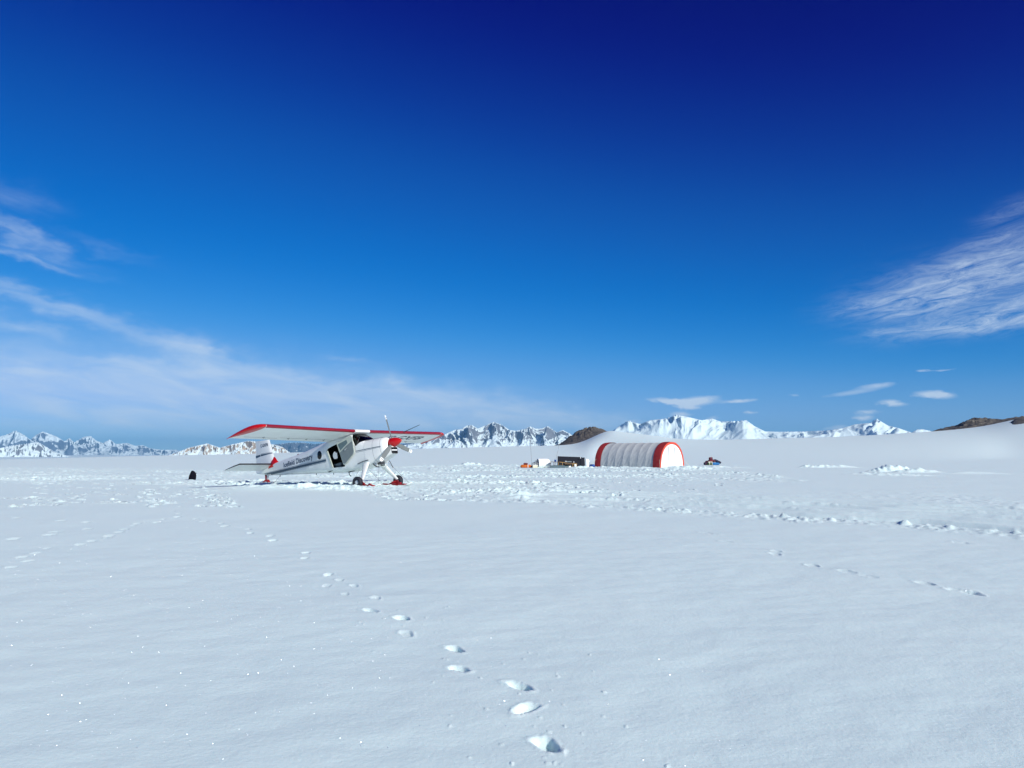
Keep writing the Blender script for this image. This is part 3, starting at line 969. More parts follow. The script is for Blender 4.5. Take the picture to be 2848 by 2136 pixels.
for xx in (-2.06, -3.30, -4.70, -6.05):
    pl_ = MB(); pl_.loft([ring(xx - .003, grow=.003), ring(xx + .003, grow=.003)], 0)
    apart(pl_, 'panel_seam', M['faint_seam'], fus)
for side in (-1, 1):
    s_ = MB()
    side_strip(s_, ((-6.55, -.675), (-1.97, -.955)), ((-6.78, -.545), (-1.95, -.865)), side)
    side_strip(s_, ((-6.80, -.525), (-1.95, -.842)), ((-6.85, -.510), (-1.95, -.828)), side)
    side_strip(s_, ((-6.40, -.700), (-1.98, -.990)), ((-6.44, -.686), (-1.98, -.976)), side)
    apart(s_, 'side_stripe', M['stripe'], fus)
    s2 = MB()
    side_strip(s2, ((-.02, -.935), (.43, -.968)), ((-.02, -.905), (.43, -.938)), side)
    side_strip(s2, ((-.02, -.985), (.43, -1.010)), ((-.02, -.972), (.43, -.998)), side)
    apart(s2, 'side_stripe', M['stripe'], fus)
    s3 = MB()
    side_strip(s3, ((.46, -.968), (1.36, -1.018)), ((.46, -.938), (1.36, -.995)), side, off=.0125)
    side_strip(s3, ((.46, -1.010), (1.36, -1.045)), ((.46, -.998), (1.36, -1.034)), side, off=.0125)
    apart(s3, 'side_stripe', M['stripe'], cowl)


def text_verts(body, shear=0.0, space=1.0, bold=0.0):
    cu = bpy.data.curves.new('t', 'FONT'); cu.body = body; cu.size = 1; cu.shear = shear; cu.space_character = space
    cu.offset = bold; cu.resolution_u = 6
    o = bpy.data.objects.new('t', cu); COL.objects.link(o)
    dg = bpy.context.evaluated_depsgraph_get(); dg.update()
    me = bpy.data.meshes.new_from_object(o.evaluated_get(dg))
    bpy.data.objects.remove(o); bpy.data.curves.remove(cu)
    v = np.array([tuple(a.co) for a in me.vertices]); f = [tuple(p.vertices) for p in me.polygons]
    bpy.data.meshes.remove(me)
    return v, f


def lettering(name, body, fn, parent, mat, space=1.0, bold=.012, cap=.73):
    v, f = text_verts(body, 0, space, bold)
    x0, x1 = v[:, 0].min(), v[:, 0].max()
    pts = [fn((p[0] - x0) / (x1 - x0), p[1] / cap) for p in v]
    mb = MB().add(pts, f)
    return apart(mb, name, mat, parent, False)


def title_fn(u, v):
    xx = -5.17 + 2.27 * u
    z0 = -.565 - .075 * u
    zz = z0 + v * (.235 + .03 * u)
    return (xx, -side_y(xx, zz, .005), zz)


lettering('lettering', 'Icefield Discovery', title_fn, fus, M['letter'], 1.06, .022)
dome = MB()
dome.loft([[(-4.35 + .10 * math.cos(a) * q, .055 * math.sin(a) * q, -.16 + .07 * math.sqrt(max(0, 1 - q * q))) for a in np.linspace(0, 2 * math.pi, 15)[:-1]] for q in (1, .92, .75, .5, .2, .02)], 0)
apart(dome, 'beacon_lamp', M['maroon'], fus)
sl = MB(); side_pts = [(-1.86, -.50), (-1.78, -.50), (-1.555, -1.33), (-1.635, -1.33)]
sl.prism(side_pts, -side_y(-1.7, -.9, .015), -side_y(-1.7, -.9, -.03))
apart(sl, 'door_jamb', M['door_frame'], fus)
stp = MB(); stp.tube([(-.96, -.28, -1.66), (-.88, -.30, -1.70), (-.86, -.32, -1.80), (-.76, -.34, -1.90)], .017, 0, 8); stp.box((-.72, -.28, -1.685), (.34, .05, .03), 0)
apart(stp, 'boarding_step', M['black'])
for xx, zz in ((-2.13, -1.50), (-3.25, -1.29), (-5.75, -.86)):
    tie = MB(); tie.tube([(xx, -.03, zz + .06), (xx, -.03, zz - .04)], .015, 0, 6); apart(tie, 'tie_down_ring', M['dark_metal'], fus)

# cargo door folded forward against the hull
DO = [(-1.06, -.34), (-1.02, -.32), (-.18, -.195), (-.10, -.22), (-.07, -.29), (-.04, -.92), (-.07, -1.00), (-.13, -1.06), (-.68, -1.37), (-.76, -1.385), (-.80, -1.34)]
dz = -(.58 + .065)
door = MB().prism(DO, dz - .02, dz + .02)
dr = apart(door, 'cargo_door', M['door_frame'])
gpn = MB().prism([(-.93, -.80), (-.52, -.60), (-.12, -.45), (-.085, -.50), (-.075, -.92), (-.15, -1.03), (-.69, -1.335), (-.765, -1.31)], dz - .027, dz - .021)
apart(gpn, 'door_lining', M['grey_trim'], dr)
wnd = MB().prism([(-.985, -.40), (-.42, -.315), (-.37, -.47), (-.86, -.70)], dz - .026, dz - .021)
apart(wnd, 'door_window', M['slate'], dr)
hd = MB(); hd.tube([(-.62, dz - .03, -.76), (-.52, dz - .06, -.72), (-.44, dz - .03, -.685)], .018, 0, 8); hd.box((-.56, dz - .035, -.745), (.10, .02, .05), 0)
apart(hd, 'door_handle', M['metal'], dr)

# wings
CH, HS, INC, DIH = 1.83, 5.85, math.radians(3.1), math.tan(math.radians(.68))


def foil(s, up, t=.125, camber=.02):
    yt = 5 * t * (.2969 * math.sqrt(max(s, 0)) - .126 * s - .3516 * s**2 + .2843 * s**3 - .1036 * s**4)
    p = .35
    yc = camber / p**2 * (2 * p * s - s * s) if s < p else camber / (1 - p)**2 * ((1 - 2 * p) + 2 * p * s - s * s)
    return yc + (yt if up else -yt), yc


def wpt(s, up, yy, grow=0.0, thick=1.0, droop=0.0):
    z, yc = foil(s, up)
    z = yc + (z - yc) * thick + (grow if up else -grow)
    xx, zz = -s * CH + (grow if s < .02 else 0), z * CH
    c, sn = math.cos(INC), math.sin(INC)
    return (xx * c + zz * sn, yy, xx * sn + zz * c + abs(yy) * DIH - droop)


def ss(a, b, n):
    return [a + (b - a) * (1 - math.cos(math.pi * k / n)) / 2 for k in range(n + 1)]


S_UP = ss(1, 0, 22); S_LO = ss(0, 1, 22)[1:]


def inner_y(s): return 5.40 + .42 * s
def outer_y(s): return 5.93 - .34 * (1 - s)**7


WSPAN = {-1: .988, 1: 1.042}


def wsec(fy, grow=0.0, thick=1.0, droop=0.0):
    return [wpt(s, True, fy(s), grow, thick, droop) for s in S_UP] + [wpt(s, False, fy(s), grow, thick, droop) for s in S_LO]


def lower_z(xx, yy):
    s = min(max(-xx / CH, .01), .99)
    return wpt(s, False, yy)[2]


for side in (-1, 1):
    w = MB()
    w.loft([wsec(lambda s: side * .46), wsec(lambda s: side * 1.5), wsec(lambda s: side * 3.4), wsec(lambda s: side * WSPAN[side] * inner_y(s))], 0, cap=True)
    wg = apart(w, 'wing', M['white'])
    L = MB()
    sU, sL = ss(.15, 0, 9), ss(0, .045, 6)[1:]
    def lsec(yy): return [wpt(s, True, yy, .0045) for s in sU] + [wpt(s, False, yy, .0045) for s in sL]
    L.loft([lsec(side * .47), lsec(side * 2), lsec(side * 4), lsec(side * 5.385 * WSPAN[side])], 0, closed=False)
    apart(L, 'leading_edge_slat', M['red'], wg)
    T_ = MB()
    rings_ = []
    for t in (0, .2, .4, .6, .75, .87, .95, 1.0):
        fy = lambda s, t=t: side * WSPAN[side] * (inner_y(s) + .002 + (outer_y(s) - inner_y(s)) * t)
        rings_.append(wsec(fy, .003, max(.03, math.sqrt(max(0, 1 - t**2.4))), .05 * t * t))
    T_.loft(rings_, 0, cap=True)
    apart(T_, 'wing_tip', M['spin_red'], wg)
    fl = MB()
    for (ya, yb, s0) in ((.62, 3.55, .735), (3.62, 5.3, .80)):
        fl.loft([[wpt(s0, False, side * ya, .004), wpt(s0 + .014, False, side * ya, .004)], [wpt(s0, False, side * yb, .004), wpt(s0 + .014, False, side * yb, .004)]], 0, closed=False)
    for yy in (1.1, 2.1, 3.1, 4.4):
        fl.tube([wpt(.72, False, side * yy, .003), tuple(np.array(wpt(.75, False, side * yy, .01)) - np.array([0, 0, .03])), wpt(.79, False, side * yy, .003)], .010, 0, 6)
    apart(fl, 'flap_hinge', M['seam'], wg)
    if side == 1:
        def reg_fn(u, v):
            yy = 2.22 + 2.62 * u; xx = -.98 + .64 * v
            return (xx, yy, lower_z(xx, yy) - .006)
        lettering('registration_lettering', 'C-GXFB', reg_fn, wg, M['letter'], 1.0, .02)
        pt = MB(); pt.tube([(.0, 2.75, .04), (.35, 2.75, .07), (1.05, 2.75, .145)], [.018, .016, .011], 0, 8)
        apart(pt, 'pitot_tube', M['dark_metal'], wg)
cs_ = MB(); cs_.loft([wsec(lambda s: -.455, .012), wsec(lambda s: .455, .012)], 0, cap=True)
apart(cs_, 'wing_center_section', M['white'])

# tail
def fin_sec(xle, xte, z, th, n=14):
    out = []
    c = xle - xte
    for s in ss(1, 0, n): out.append((xle - s * c, th * c * 5 * (.2969 * math.sqrt(max(s, 0)) - .126 * s - .3516 * s**2 + .2843 * s**3 - .1036 * s**4), z + .16 * s * (z > .9)))
    for s in ss(0, 1, n)[1:-1]: out.append((xle - s * c, -th * c * 5 * (.2969 * math.sqrt(max(s, 0)) - .126 * s - .3516 * s**2 + .2843 * s**3 - .1036 * s**4), z + .16 * s * (z > .9)))
    return out


def cut_sec(sec, x0, x1):
    """keep a closed section between two x, walking round the same points"""
    return [(min(max(p[0], x0), x1), p[1] if x0 <= p[0] <= x1 else p[1], p[2]) for p in sec]


def fin_y(xx, zz):
    t = (zz + .25) / 1.3
    xle, xte = -5.98 + (-.28) * t, -7.50 + .20 * t
    c = xle - xte; s = min(max((xle - xx) / c, 0), 1)
    return .11 * c * 5 * (.2969 * math.sqrt(s) - .126 * s - .3516 * s**2 + .2843 * s**3 - .1036 * s**4)


def fin_part(x_front, x_back, zs, nx=10):
    """closed slab between two chord lines (functions of z)"""
    rings_ = []
    for z in zs:
        t = (z + .25) / 1.3
        xa, xb = x_front(t), x_back(t)
        pts = []
        X_ = [xa - (xa - xb) * k / nx for k in range(nx + 1)]
        for xx in X_: pts.append((xx, max(fin_y(xx, z), .004), z + (.14 * (-5.98 - .28 * t - xx) if z > 1.0 else 0)))
        for xx in X_[::-1]: pts.append((xx, -max(fin_y(xx, z), .004), z + (.14 * (-5.98 - .28 * t - xx) if z > 1.0 else 0)))
        rings_.append(pts)
    return MB().loft(rings_, 0, cap=True)


ZF = [-.25, 0, .25, .5, .75, .95, 1.02, 1.05]
fin = apart(fin_part(lambda t: -5.98 - .28 * t, lambda t: -6.965 + .02 * t, ZF), 'fin', M['white'])
rud = apart(fin_part(lambda t: -6.985 + .02 * t, lambda t: -7.50 + .20 * t, [-.38, -.2] + ZF[1:]), 'rudder', M['white'])


def fin_band(x0, x1, zl0, zl1, zh0, zh1, side):
    m_ = MB(); A = []
    for k in range(9):
        t = k / 8; xx = x0 + (x1 - x0) * t
        A.append([(xx, side * (fin_y(xx, z) + .005), z) for z in (zl0 + (zl1 - zl0) * t, zh0 + (zh1 - zh0) * t)])
    return m_.loft(A, 0, closed=False)


for side in (-1, 1):
    b_ = fin_band(-6.955, -6.12, .365, .335, .455, .365, side)
    b2_ = fin_band(-6.955, -6.12, .475, .385, .492, .395, side)
    b_.add(b2_.v, b2_.f)
    apart(b_, 'fin_stripe', M['stripe'], fin)
    b_ = fin_band(-7.40, -6.995, .355, .366, .485, .458, side)
    apart(b_, 'rudder_stripe', M['stripe'], rud)


def finreg(u, v):
    xx = -6.90 + .56 * u; zz = .80 - .04 * u + .155 * v
    return (xx, -(fin_y(xx, zz) + .006), zz)


lettering('registration_lettering', 'C-GXFB', finreg, fin, M['letter'], 1.0, .022)
fi = MB()
F_ = []
for t in np.linspace(0, 1, 8):
    xx = -5.74 - .78 * t
    top = -.19 + .36 * sstep(.0, .42, np.array(t)) if t < .5 else .17 - .30 * (t - .5) / .5
    top = float(top); w = .03 + .085 * math.sin(math.pi * (.12 + .8 * t))
    F_.append([(xx, -w - .05, -.36), (xx, -w, -.20), (xx, -w * .65, (top - .2) / 2), (xx, 0, top), (xx, w * .65, (top - .2) / 2), (xx, w, -.20), (xx, w + .05, -.36)])
fi.loft(F_, 0, closed=True, cap=True)
apart(fi, 'tail_fillet', M['spin_red'])
for side in (-1, 1):
    st = MB(); bo = MB()
    def ssec(yy, xle, xte, th=.09):
        c = xle - xte
        f_ = lambda s: th * c * 5 * (.2969 * math.sqrt(max(s, 0)) - .126 * s - .3516 * s**2 + .2843 * s**3 - .1036 * s**4)
        zz = lambda s: -.17 + .20 * (xle - s * c + 6.14)
        return [(xle - s * c, side * yy, zz(s) + f_(s)) for s in ss(1, 0, 10)] + [(xle - s * c, side * yy, zz(s) - f_(s)) for s in ss(0, 1, 10)[1:-1]]
    secs = [(.10, -6.14, -7.02), (1.0, -6.14, -7.02), (1.96, -6.14, -7.02), (2.12, -6.42, -7.02), (2.27, -6.84, -7.02), (2.31, -6.97, -7.02)]
    st.loft([ssec(*q) for q in secs], 0, cap=True)
    sb = apart(st, 'stabilizer', M['white'])
    def boot(yy, xle, xte):
        c = xle - xte; k = .07 / c
        f_ = lambda s: .092 * c * 5 * (.2969 * math.sqrt(max(s, 0)) - .126 * s - .3516 * s**2) + .002
        S = ss(min(k, .6), 0, 4)
        zz = lambda s: -.17 + .20 * (xle - s * c + 6.14)
        return [(xle - s * c + .003, side * yy, zz(s) + f_(s)) for s in S] + [(xle - s * c + .003, side * yy, zz(s) - f_(s)) for s in S[::-1][1:]]
    bo.loft([boot(*q) for q in secs[:5]], 0, closed=False)
    apart(bo, 'de_icing_boot', M['boot'], sb)

# propeller
prop = MB()
HX, HZ = 1.70, -.905
prop.tube([(1.42, 0, HZ), (1.58, 0, HZ)], .10, 0, 20)
pr = apart(prop, 'propeller', M['dark_metal'])
sp = MB()
sp.loft([[(xx, rr * math.cos(a), HZ + rr * math.sin(a)) for a in np.linspace(0, 2 * math.pi, 33)[:-1]] for xx, rr in ((1.56, .185), (1.575, .205), (1.64, .212), (1.74, .206), (1.86, .184), (1.98, .145), (2.08, .096), (2.15, .052), (2.18, .018), (2.186, .002))], 0, cap=True)
apart(sp, 'spinner', M['spin_red'], pr)
for k in range(3):
    th = math.radians(-11 + 120 * k)
    rad = np.array([0, math.sin(th), math.cos(th)]); tan = np.array([0, math.cos(th), -math.sin(th)]); ax = np.array([1.0, 0, 0])
    bl = MB()
    def bsec(rr, c, th_, beta):
        cb, sb_ = math.cos(beta), math.sin(beta)
        ch = cb * tan - sb_ * ax; nn = sb_ * tan + cb * ax
        ctr = np.array([HX - .03, 0, HZ]) + rad * rr
        return [tuple(ctr + ch * (c * .5 * math.cos(a)) + nn * (th_ * .5 * math.sin(a))) for a in np.linspace(0, 2 * math.pi, 15)[:-1]]
    prof = [(.12, .09, .075, .75), (.24, .12, .06, .66), (.36, .165, .045, .56), (.55, .195, .03, .47), (.80, .195, .022, .40), (1.00, .18, .018, .36), (1.055, .176, .016, .35), (1.06, .176, .016, .35), (1.10, .172, .015, .345), (1.105, .172, .015, .345), (1.135, .168, .014, .34), (1.14, .168, .014, .34), (1.185, .155, .013, .335), (1.22, .13, .011, .33), (1.245, .06, .008, .33)]
    secs = [bsec(*q) for q in prof]
    bl.loft(secs[:7], 0); bl.loft(secs[6:9], 1); bl.loft(secs[8:11], 0); bl.loft(secs[10:], 1, cap=False)
    bl.add(secs[-1], [tuple(range(14))], 1); bl.add(secs[0], [tuple(range(14))], 0)
    apart(bl, 'propeller_blade', [M['blade'], M['white']], pr)

# undercarriage
for side in (-1, 1):
    lg = MB()
    rings_ = []
    for t in np.linspace(0, 1, 9):
        c = np.array([.36, side * .42, -1.50]) * (1 - t) + np.array([.62, side * 1.10, -2.33]) * t
        a_, b_ = .205 * (1 - t) + .075 * t, .075 * (1 - t) + .045 * t
        rings_.append([(c[0] + a_ * math.cos(q), c[1] + side * b_ * math.sin(q) * .8, c[2] + b_ * math.sin(q) * .5) for q in np.linspace(0, 2 * math.pi, 21)[:-1]])
    lg.loft(rings_, 0, cap=True)
    apart(lg, 'landing_leg', M['white'])
    wc = W2L((-6.60, 34.30, .215)) if side == -1 else W2L((-5.17, 36.42, .215))
    WCw = Vector((-6.60, 34.30, .245)) if side == -1 else Vector((-5.17, 36.42, .245))
    out = LEFTV * side
    wh = MB()
    def wring(d, rr, n=30):
        return [tuple(W2L(WCw + out * d + FWD * (rr * math.cos(a)) + Vector((0, 0, 1)) * (rr * math.sin(a)))) for a in np.linspace(0, 2 * math.pi, n + 1)[:-1]]
    wh.loft([wring(.07, .005), wring(.07, .06), wring(.055, .095), wring(.05, .10)], 0)
    wh.loft([wring(-.05, .10), wring(-.055, .095), wring(-.06, .005)], 0)
    wo = apart(wh, 'wheel', M['white'])
    ty = MB()
    ty.loft([wring(.05, .098), wring(.078, .115), wring(.098, .16), (wring(.096, .205)), wring(.07, .243), wring(.035, .255), wring(-.035, .255), wring(-.07, .243), wring(-.096, .205), wring(-.098, .16), wring(-.078, .115), wring(-.05, .098)], 0)
    apart(ty, 'tyre', M['tyre'], wo)
    # ski lying flat on the snow, inboard of the wheel
    def G(f, l, z): return tuple(W2L(WCw + FWD * f + out * l + Vector((0, 0, z - .245))))
    sk = MB()
    S_ = []
    for f, hw, z in ((-.72, .10, .05), (-.66, .15, .045), (-.3, .17, .045), (.4, .17, .045), (.72, .165, .055), (.88, .15, .085), (.98, .12, .13), (1.03, .07, .17)):
        S_.append([G(f, -.27 - hw, z), G(f, -.27 + hw, z), G(f, -.27 + hw, z + .028), G(f, -.27 - hw, z + .028)])
    sk.loft(S_[:4], 1, smooth=False); sk.loft(S_[3:], 0, smooth=False); sk.add(S_[0], [(0, 1, 2, 3)], 1); sk.add(S_[-1], [(0, 1, 2, 3)], 0)
    so = apart(sk, 'ski', [M['white'], M['ski_red']])
    br = MB()
    br.loft([[G(-.32, l, .075), G(.34, l, .075), G(.12, l, .30), G(-.05, l, .30)] for l in (-.16, -.19)], 0, cap=True, smooth=False)
    br.loft([[G(-.32, l, .075), G(.34, l, .075), G(.10, l, .17), G(-.10, l, .17)] for l in (-.36, -.39)], 0, cap=True, smooth=False)
    br.tube([G(0, -.42, .19), G(0, .02, .215)], .035, 0, 10)
    br.tube([G(.30, -.27, .09), G(.62, -.27, .12)], .035, 0, 8)
    br.tube([G(-.30, -.27, .09), G(-.66, -.27, .10)], .03, 0, 8)
    br.box(G(.62, -.27, .10), (.12, .18, .06), 0)
    br.box(G(.40, -.33, .13), (.14, .10, .11), 0)
    apart(br, 'ski_bracket', M['ski_red'], so)
    for a_, b_ in ((G(.95, -.27, .15), (.95, side * .25, -1.60)), (G(-.66, -.27, .09), (-.25, side * .3, -1.70))):
        cb = MB(); cb.tube([a_, b_], .0045, 0, 5); apart(cb, 'ski_cable', M['dark_metal'], so)
# struts and pipes under the nose
un = MB()
un.tube([(.62, -.38, -1.56), (.80, -.30, -1.80), (.92, -.24, -1.83)], .022, 0, 8)
un.tube([(.72, -.30, -1.62), (.86, -.28, -1.76)], .03, 1, 8)
un.tube([(.95, -.10, -1.58), (.90, -.10, -1.76), (1.10, -.08, -1.78)], .028, 0, 8)
un.tube([(1.00, .20, -1.60), (.86, .26, -1.80), (.72, .30, -1.85)], .025, 1, 8)
un.tube([(1.05, .30, -1.58), (.92, .62, -1.86)], .014, 0, 6)
un.box((.92, -.1, -1.66), (.22, .26, .10), 0, None, .02)
apart(un, 'exhaust_pipe', [M['dark_metal'], M['white']], cowl)
fr2 = MB(); fr2.prism([(-.06, -1.50), (.30, -1.46), (.60, -1.47), (.60, -1.44), (.30, -1.43), (-.06, -1.48)], -.56, -.50)
apart(fr2, 'leg_fairing_edge', M['seam'], fus)
# tail ski
TW = Vector((-12.07, 39.51, 0.0))
def TG(f, l, z): return tuple(W2L(TW + FWD * f + LEFTV * l + Vector((0, 0, z))))
ts = MB()
S_ = []
for f, hw, z in ((-.34, .05, .04), (-.28, .08, .03), (.15, .09, .03), (.42, .085, .045), (.60, .07, .10), (.66, .04, .13)):
    S_.append([TG(f, -hw, z), TG(f, hw, z), TG(f, hw, z + .025), TG(f, -hw, z + .025)])
ts.loft(S_, 0, smooth=False, cap=True)
tso = apart(ts, 'tail_ski', M['white'])
tb = MB()
tb.loft([[TG(-.30, l, .06), TG(.22, l, .06), TG(.10, l, .20), TG(-.05, l, .20)] for l in (-.06, .06)], 0, cap=True, smooth=False)
apart(tb, 'ski_pedestal', M['ski_red'], tso)
tl = MB()
tl.tube([TG(.03, 0, .16), tuple(np.array((-6.62, 0, -.60)))], .035, 0, 8)
tl.tube([TG(-.02, -.02, .18), tuple(np.array((-6.80, 0, -.56)))], .05, 1, 8)
apart(tl, 'tail_leg', [M['metal'], M['maroon']], tso)
tc_ = MB(); tc_.tube([TG(.62, 0, .12), tuple(np.array((-5.75, 0, -.83)))], .006, 0, 5)
apart(tc_, 'ski_cable', M['dark_metal'], tso)

# ------------------------------------------------------------------ the tent
TA_ = math.radians(40)
Wt, Lt, Ht = 5.0, 8.0, 2.62
Afront = np.array([15.0, 81.0])
vx, vy = math.sin(TA_), math.cos(TA_)
fx_, fy_ = math.cos(TA_), -math.sin(TA_)
cen = Afront + np.array([vx, vy]) * Wt / 2 - np.array([fx_, fy_]) * Lt / 2
tz = ground_z(cen[0], cen[1] - 2.5) - .02
tent = empty('arch_tent', (cen[0], cen[1], tz), -TA_, 'large white arched tent with a red band round each end, standing on the snow', 'tent')


def arch(xx, grow=0.0, n=48, sc_=1.0, zlow=-.25):
    out = []
    for k in range(n + 1):
        t = math.pi * k / n
        c, s = math.cos(t), math.sin(t)
        yy = (Wt / 2 * sc_ + grow) * math.copysign(abs(c)**(2 / 2.15), -c)
        zz = (Ht * sc_ + grow) * abs(s)**(2 / 2.35)
        out.append([xx, yy, zz if 0 < k < n else 0.0])
    out = [[xx, out[0][1] * 1.01, zlow]] + out + [[xx, out[-1][1] * 1.01, zlow]]
    return out


bx0, bx1, NRIB = -3.25, 3.18, 7
XS = np.linspace(bx0, bx1, 141)
A_ = []
for xx in XS:
    ph = (xx - bx0) / (bx1 - bx0) * NRIB
    fr_ = ph - math.floor(ph)
    sag = -.042 * math.sin(math.pi * fr_)**.8
    pr_ = np.array(arch(xx))
    out = []
    for i, p in enumerate(pr_):
        nrm = np.array([0, p[1] / (Wt / 2)**2, max(p[2], 0) / Ht**2]); nrm /= np.linalg.norm(nrm) + 1e-9
        s_ = i / (len(pr_) - 1) * 7.2
        hgt = max(p[2], 0) / Ht
        k_ = math.floor(ph)
        # slanting creases, stronger low down and different in every panel
        u_ = (s_ * 1.5 - fr_ * 2.2 * (1 if p[1] < 0 else -1)) * 1.5 + k_ * 3.7
        wr = .042 * (1 - abs(float(perlin(np.array(u_), np.array(k_ * 5.1 + fr_ * .7))))) ** 2 * (1 - .65 * hgt) * math.sin(math.pi * fr_)**.5
        wr += .012 * float(fbm(np.array(xx * 1.3), np.array(s_ * 1.3), 2))
        out.append(tuple(p + nrm * (sag + wr)))
    A_.append(out)
tb_ = MB(); tb_.loft(A_, 0, closed=False)
body = tb_.build('canvas_body', M['tent_grey'], tent)
for k in range(NRIB + 1):
    xx = bx0 + (bx1 - bx0) * k / NRIB
    if k in (0, NRIB): continue
    rb = MB()
    rb.tube(arch(xx, .0), .010, 0, 6)
    rb.build('seam', M['tent_grey'], body)
for (xa, xb, front) in ((3.14, 4.0, True), (-3.95, -3.22, False)):
    bd = MB()
    xs2 = np.linspace(xa, xb, 16)
    O = []
    for xx in xs2:
        O.append([tuple(np.array(p) + np.array([0, 0, 0]) + .03 * float(fbm(np.array(p[2] * 2 + xx), np.array(p[1] * 2), 2)) * np.array([0, .5, .5])) for p in arch(xx, .05 + .02 * math.sin(math.pi * (xx - xa) / (xb - xa)))])
    bd.loft(O, 0, closed=False)
    xe = xb if front else xa
    bd.loft([O[-1] if front else O[0], arch(xe + (.02 if front else -.02), .0, sc_=.985), arch(xe + (.015 if front else -.015), 0, sc_=.935), arch(xe - (.05 if front else -.05), 0, sc_=.93)], 1, closed=False)
    bd.build('end_band', [M['tent_red'], paint('red_canvas_edge', (.62, .07, .035), .7, dirt=.15)], tent)
    ew = MB()
    prof = arch(xe - (.04 if front else -.04), 0, sc_=.945)
    cpt = np.array([prof[0][0], 0, .9])
    R_ = [prof] + [[tuple(cpt + (np.array(p) - cpt) * k + np.array([(.05 if front else -.05) * (1 - k * k), 0, 0])) for p in prof] for k in (.8, .6, .4, .2, .02)]
    ew.loft(R_, 0, closed=True)
    wall = ew.build('end_wall', M['tent_white'], tent)
    if front:
        for yy, top in ((-.78, 2.20), (.52, 2.12)):
            zp = MB(); zp.tube([(4.02, yy, -.05), (4.035, yy, 1.0), (4.01, yy * .97, top)], .022, 0, 6)
            zp.build('door_zip', M['seam'], wall)
for sx_, sy_ in ((4.0, -2.52), (4.0, 2.52), (-3.9, -2.52), (-3.9, 2.52)):
    g_ = MB(); g_.tube([(sx_ * .97, sy_ * .97, .9), (sx_ * 1.12, sy_ * 1.35, -.1)], .012, 0, 5)
    g_.build('guy_rope', M['cream'], tent)

# ------------------------------------------------------------------ camp gear


def spot(px_, Y, py_=1300):
    p = at_depth(px_, py_, Y)
    return p[0], p[1], ground_z(p[0], p[1])


def sack(mb, L, r, sq=2.6, lump=.06, seed=0.0, n=20, mat=0, flat=.85, M_=None):
    """a soft stuffed bag lying along x, resting on z = 0"""
    rings_ = []
    for t in (0, .02, .06, .13, .25, .4, .55, .7, .82, .91, .965, .99, 1.0):
        u = 2 * t - 1
        q = max(1e-3, (1 - abs(u)**5))**.5
        rr = r * q
        ring_ = []
        for a in np.linspace(0, 2 * math.pi, n + 1)[:-1]:
            c, s = math.cos(a), math.sin(a)
            k = 1 + lump * float(fbm(np.array(u * 2.2 + seed), np.array(a * .9 + seed * 2), 2))
            yy = rr * k * math.copysign(abs(c)**(2 / sq), c)
            zz = rr * k * math.copysign(abs(s)**(2 / sq), s) * flat
            p = (u * L / 2, yy, zz + r * flat)
            ring_.append(p)
        rings_.append(ring_)
    if M_ is not None:
        rings_ = [[tuple(M_ @ Vector(p)) for p in rr] for rr in rings_]
    return mb.loft(rings_, mat, cap=True)


def strap(mb, xpos, r, flat=.85, w=.03, mat=0, M_=None):
    A = []
    for dx in (-w, w):
        A.append([(xpos + dx, r * 1.03 * math.copysign(abs(math.cos(a))**(2 / 2.6), math.cos(a)), r * flat + r * flat * 1.04 * math.copysign(abs(math.sin(a))**(2 / 2.6), math.sin(a))) for a in np.linspace(0, 2 * math.pi, 21)[:-1]])
    if M_ is not None: A = [[tuple(M_ @ Vector(p)) for p in rr] for rr in A]
    return mb.loft(A, mat)


def bag(name, label, cat, loc, rz, L, r, mat, strap_mat, seed, straps=(-.25, .25), tilt=0.0, flat=.85, group=None):
    t = empty(name, loc, rz, label, cat, group)
    T_m = Matrix.Rotation(-tilt, 4, 'Y')
    m_ = MB(); sack(m_, L, r, seed=seed, flat=flat, M_=T_m); m_.build('bag_body', mat, t)
    for s_ in straps:
        q = MB(); strap(q, s_ * L, r, flat, M_=T_m); q.build('strap', strap_mat, t)
    return t


yC = 80.0
x_, y_, z_ = spot(1463, yC)
bag('duffel_bag', 'orange duffel bag with a white strap lying on the snow left of the white barrel', 'bag', (x_, y_, z_ - .02), -.06, 1.15, .20, M['orange'], M['foam'], 1.3, (.18,))
x_, y_, z_ = spot(1462, yC + .55)
bag('stuff_sack', 'small dark red sack lying behind the orange duffel bag', 'bag', (x_, y_, z_ + .32), .2, .45, .11, M['maroon'], M['black'], 4.1, (0,))
x_, y_, z_ = spot(1488, yC - .25)
bx = empty('food_crate', (x_, y_, z_ - .02), .1, 'low cream box in front of the white barrel, right of the orange duffel bag', 'box')
m_ = MB(); m_.box((0, 0, .14), (.50, .4, .28), 0, None, .03); m_.build('box_body', M['cream'], bx)
m_ = MB(); m_.box((0, 0, .30), (.53, .43, .04), 0, None, .015); m_.build('lid', M['foam'], bx)
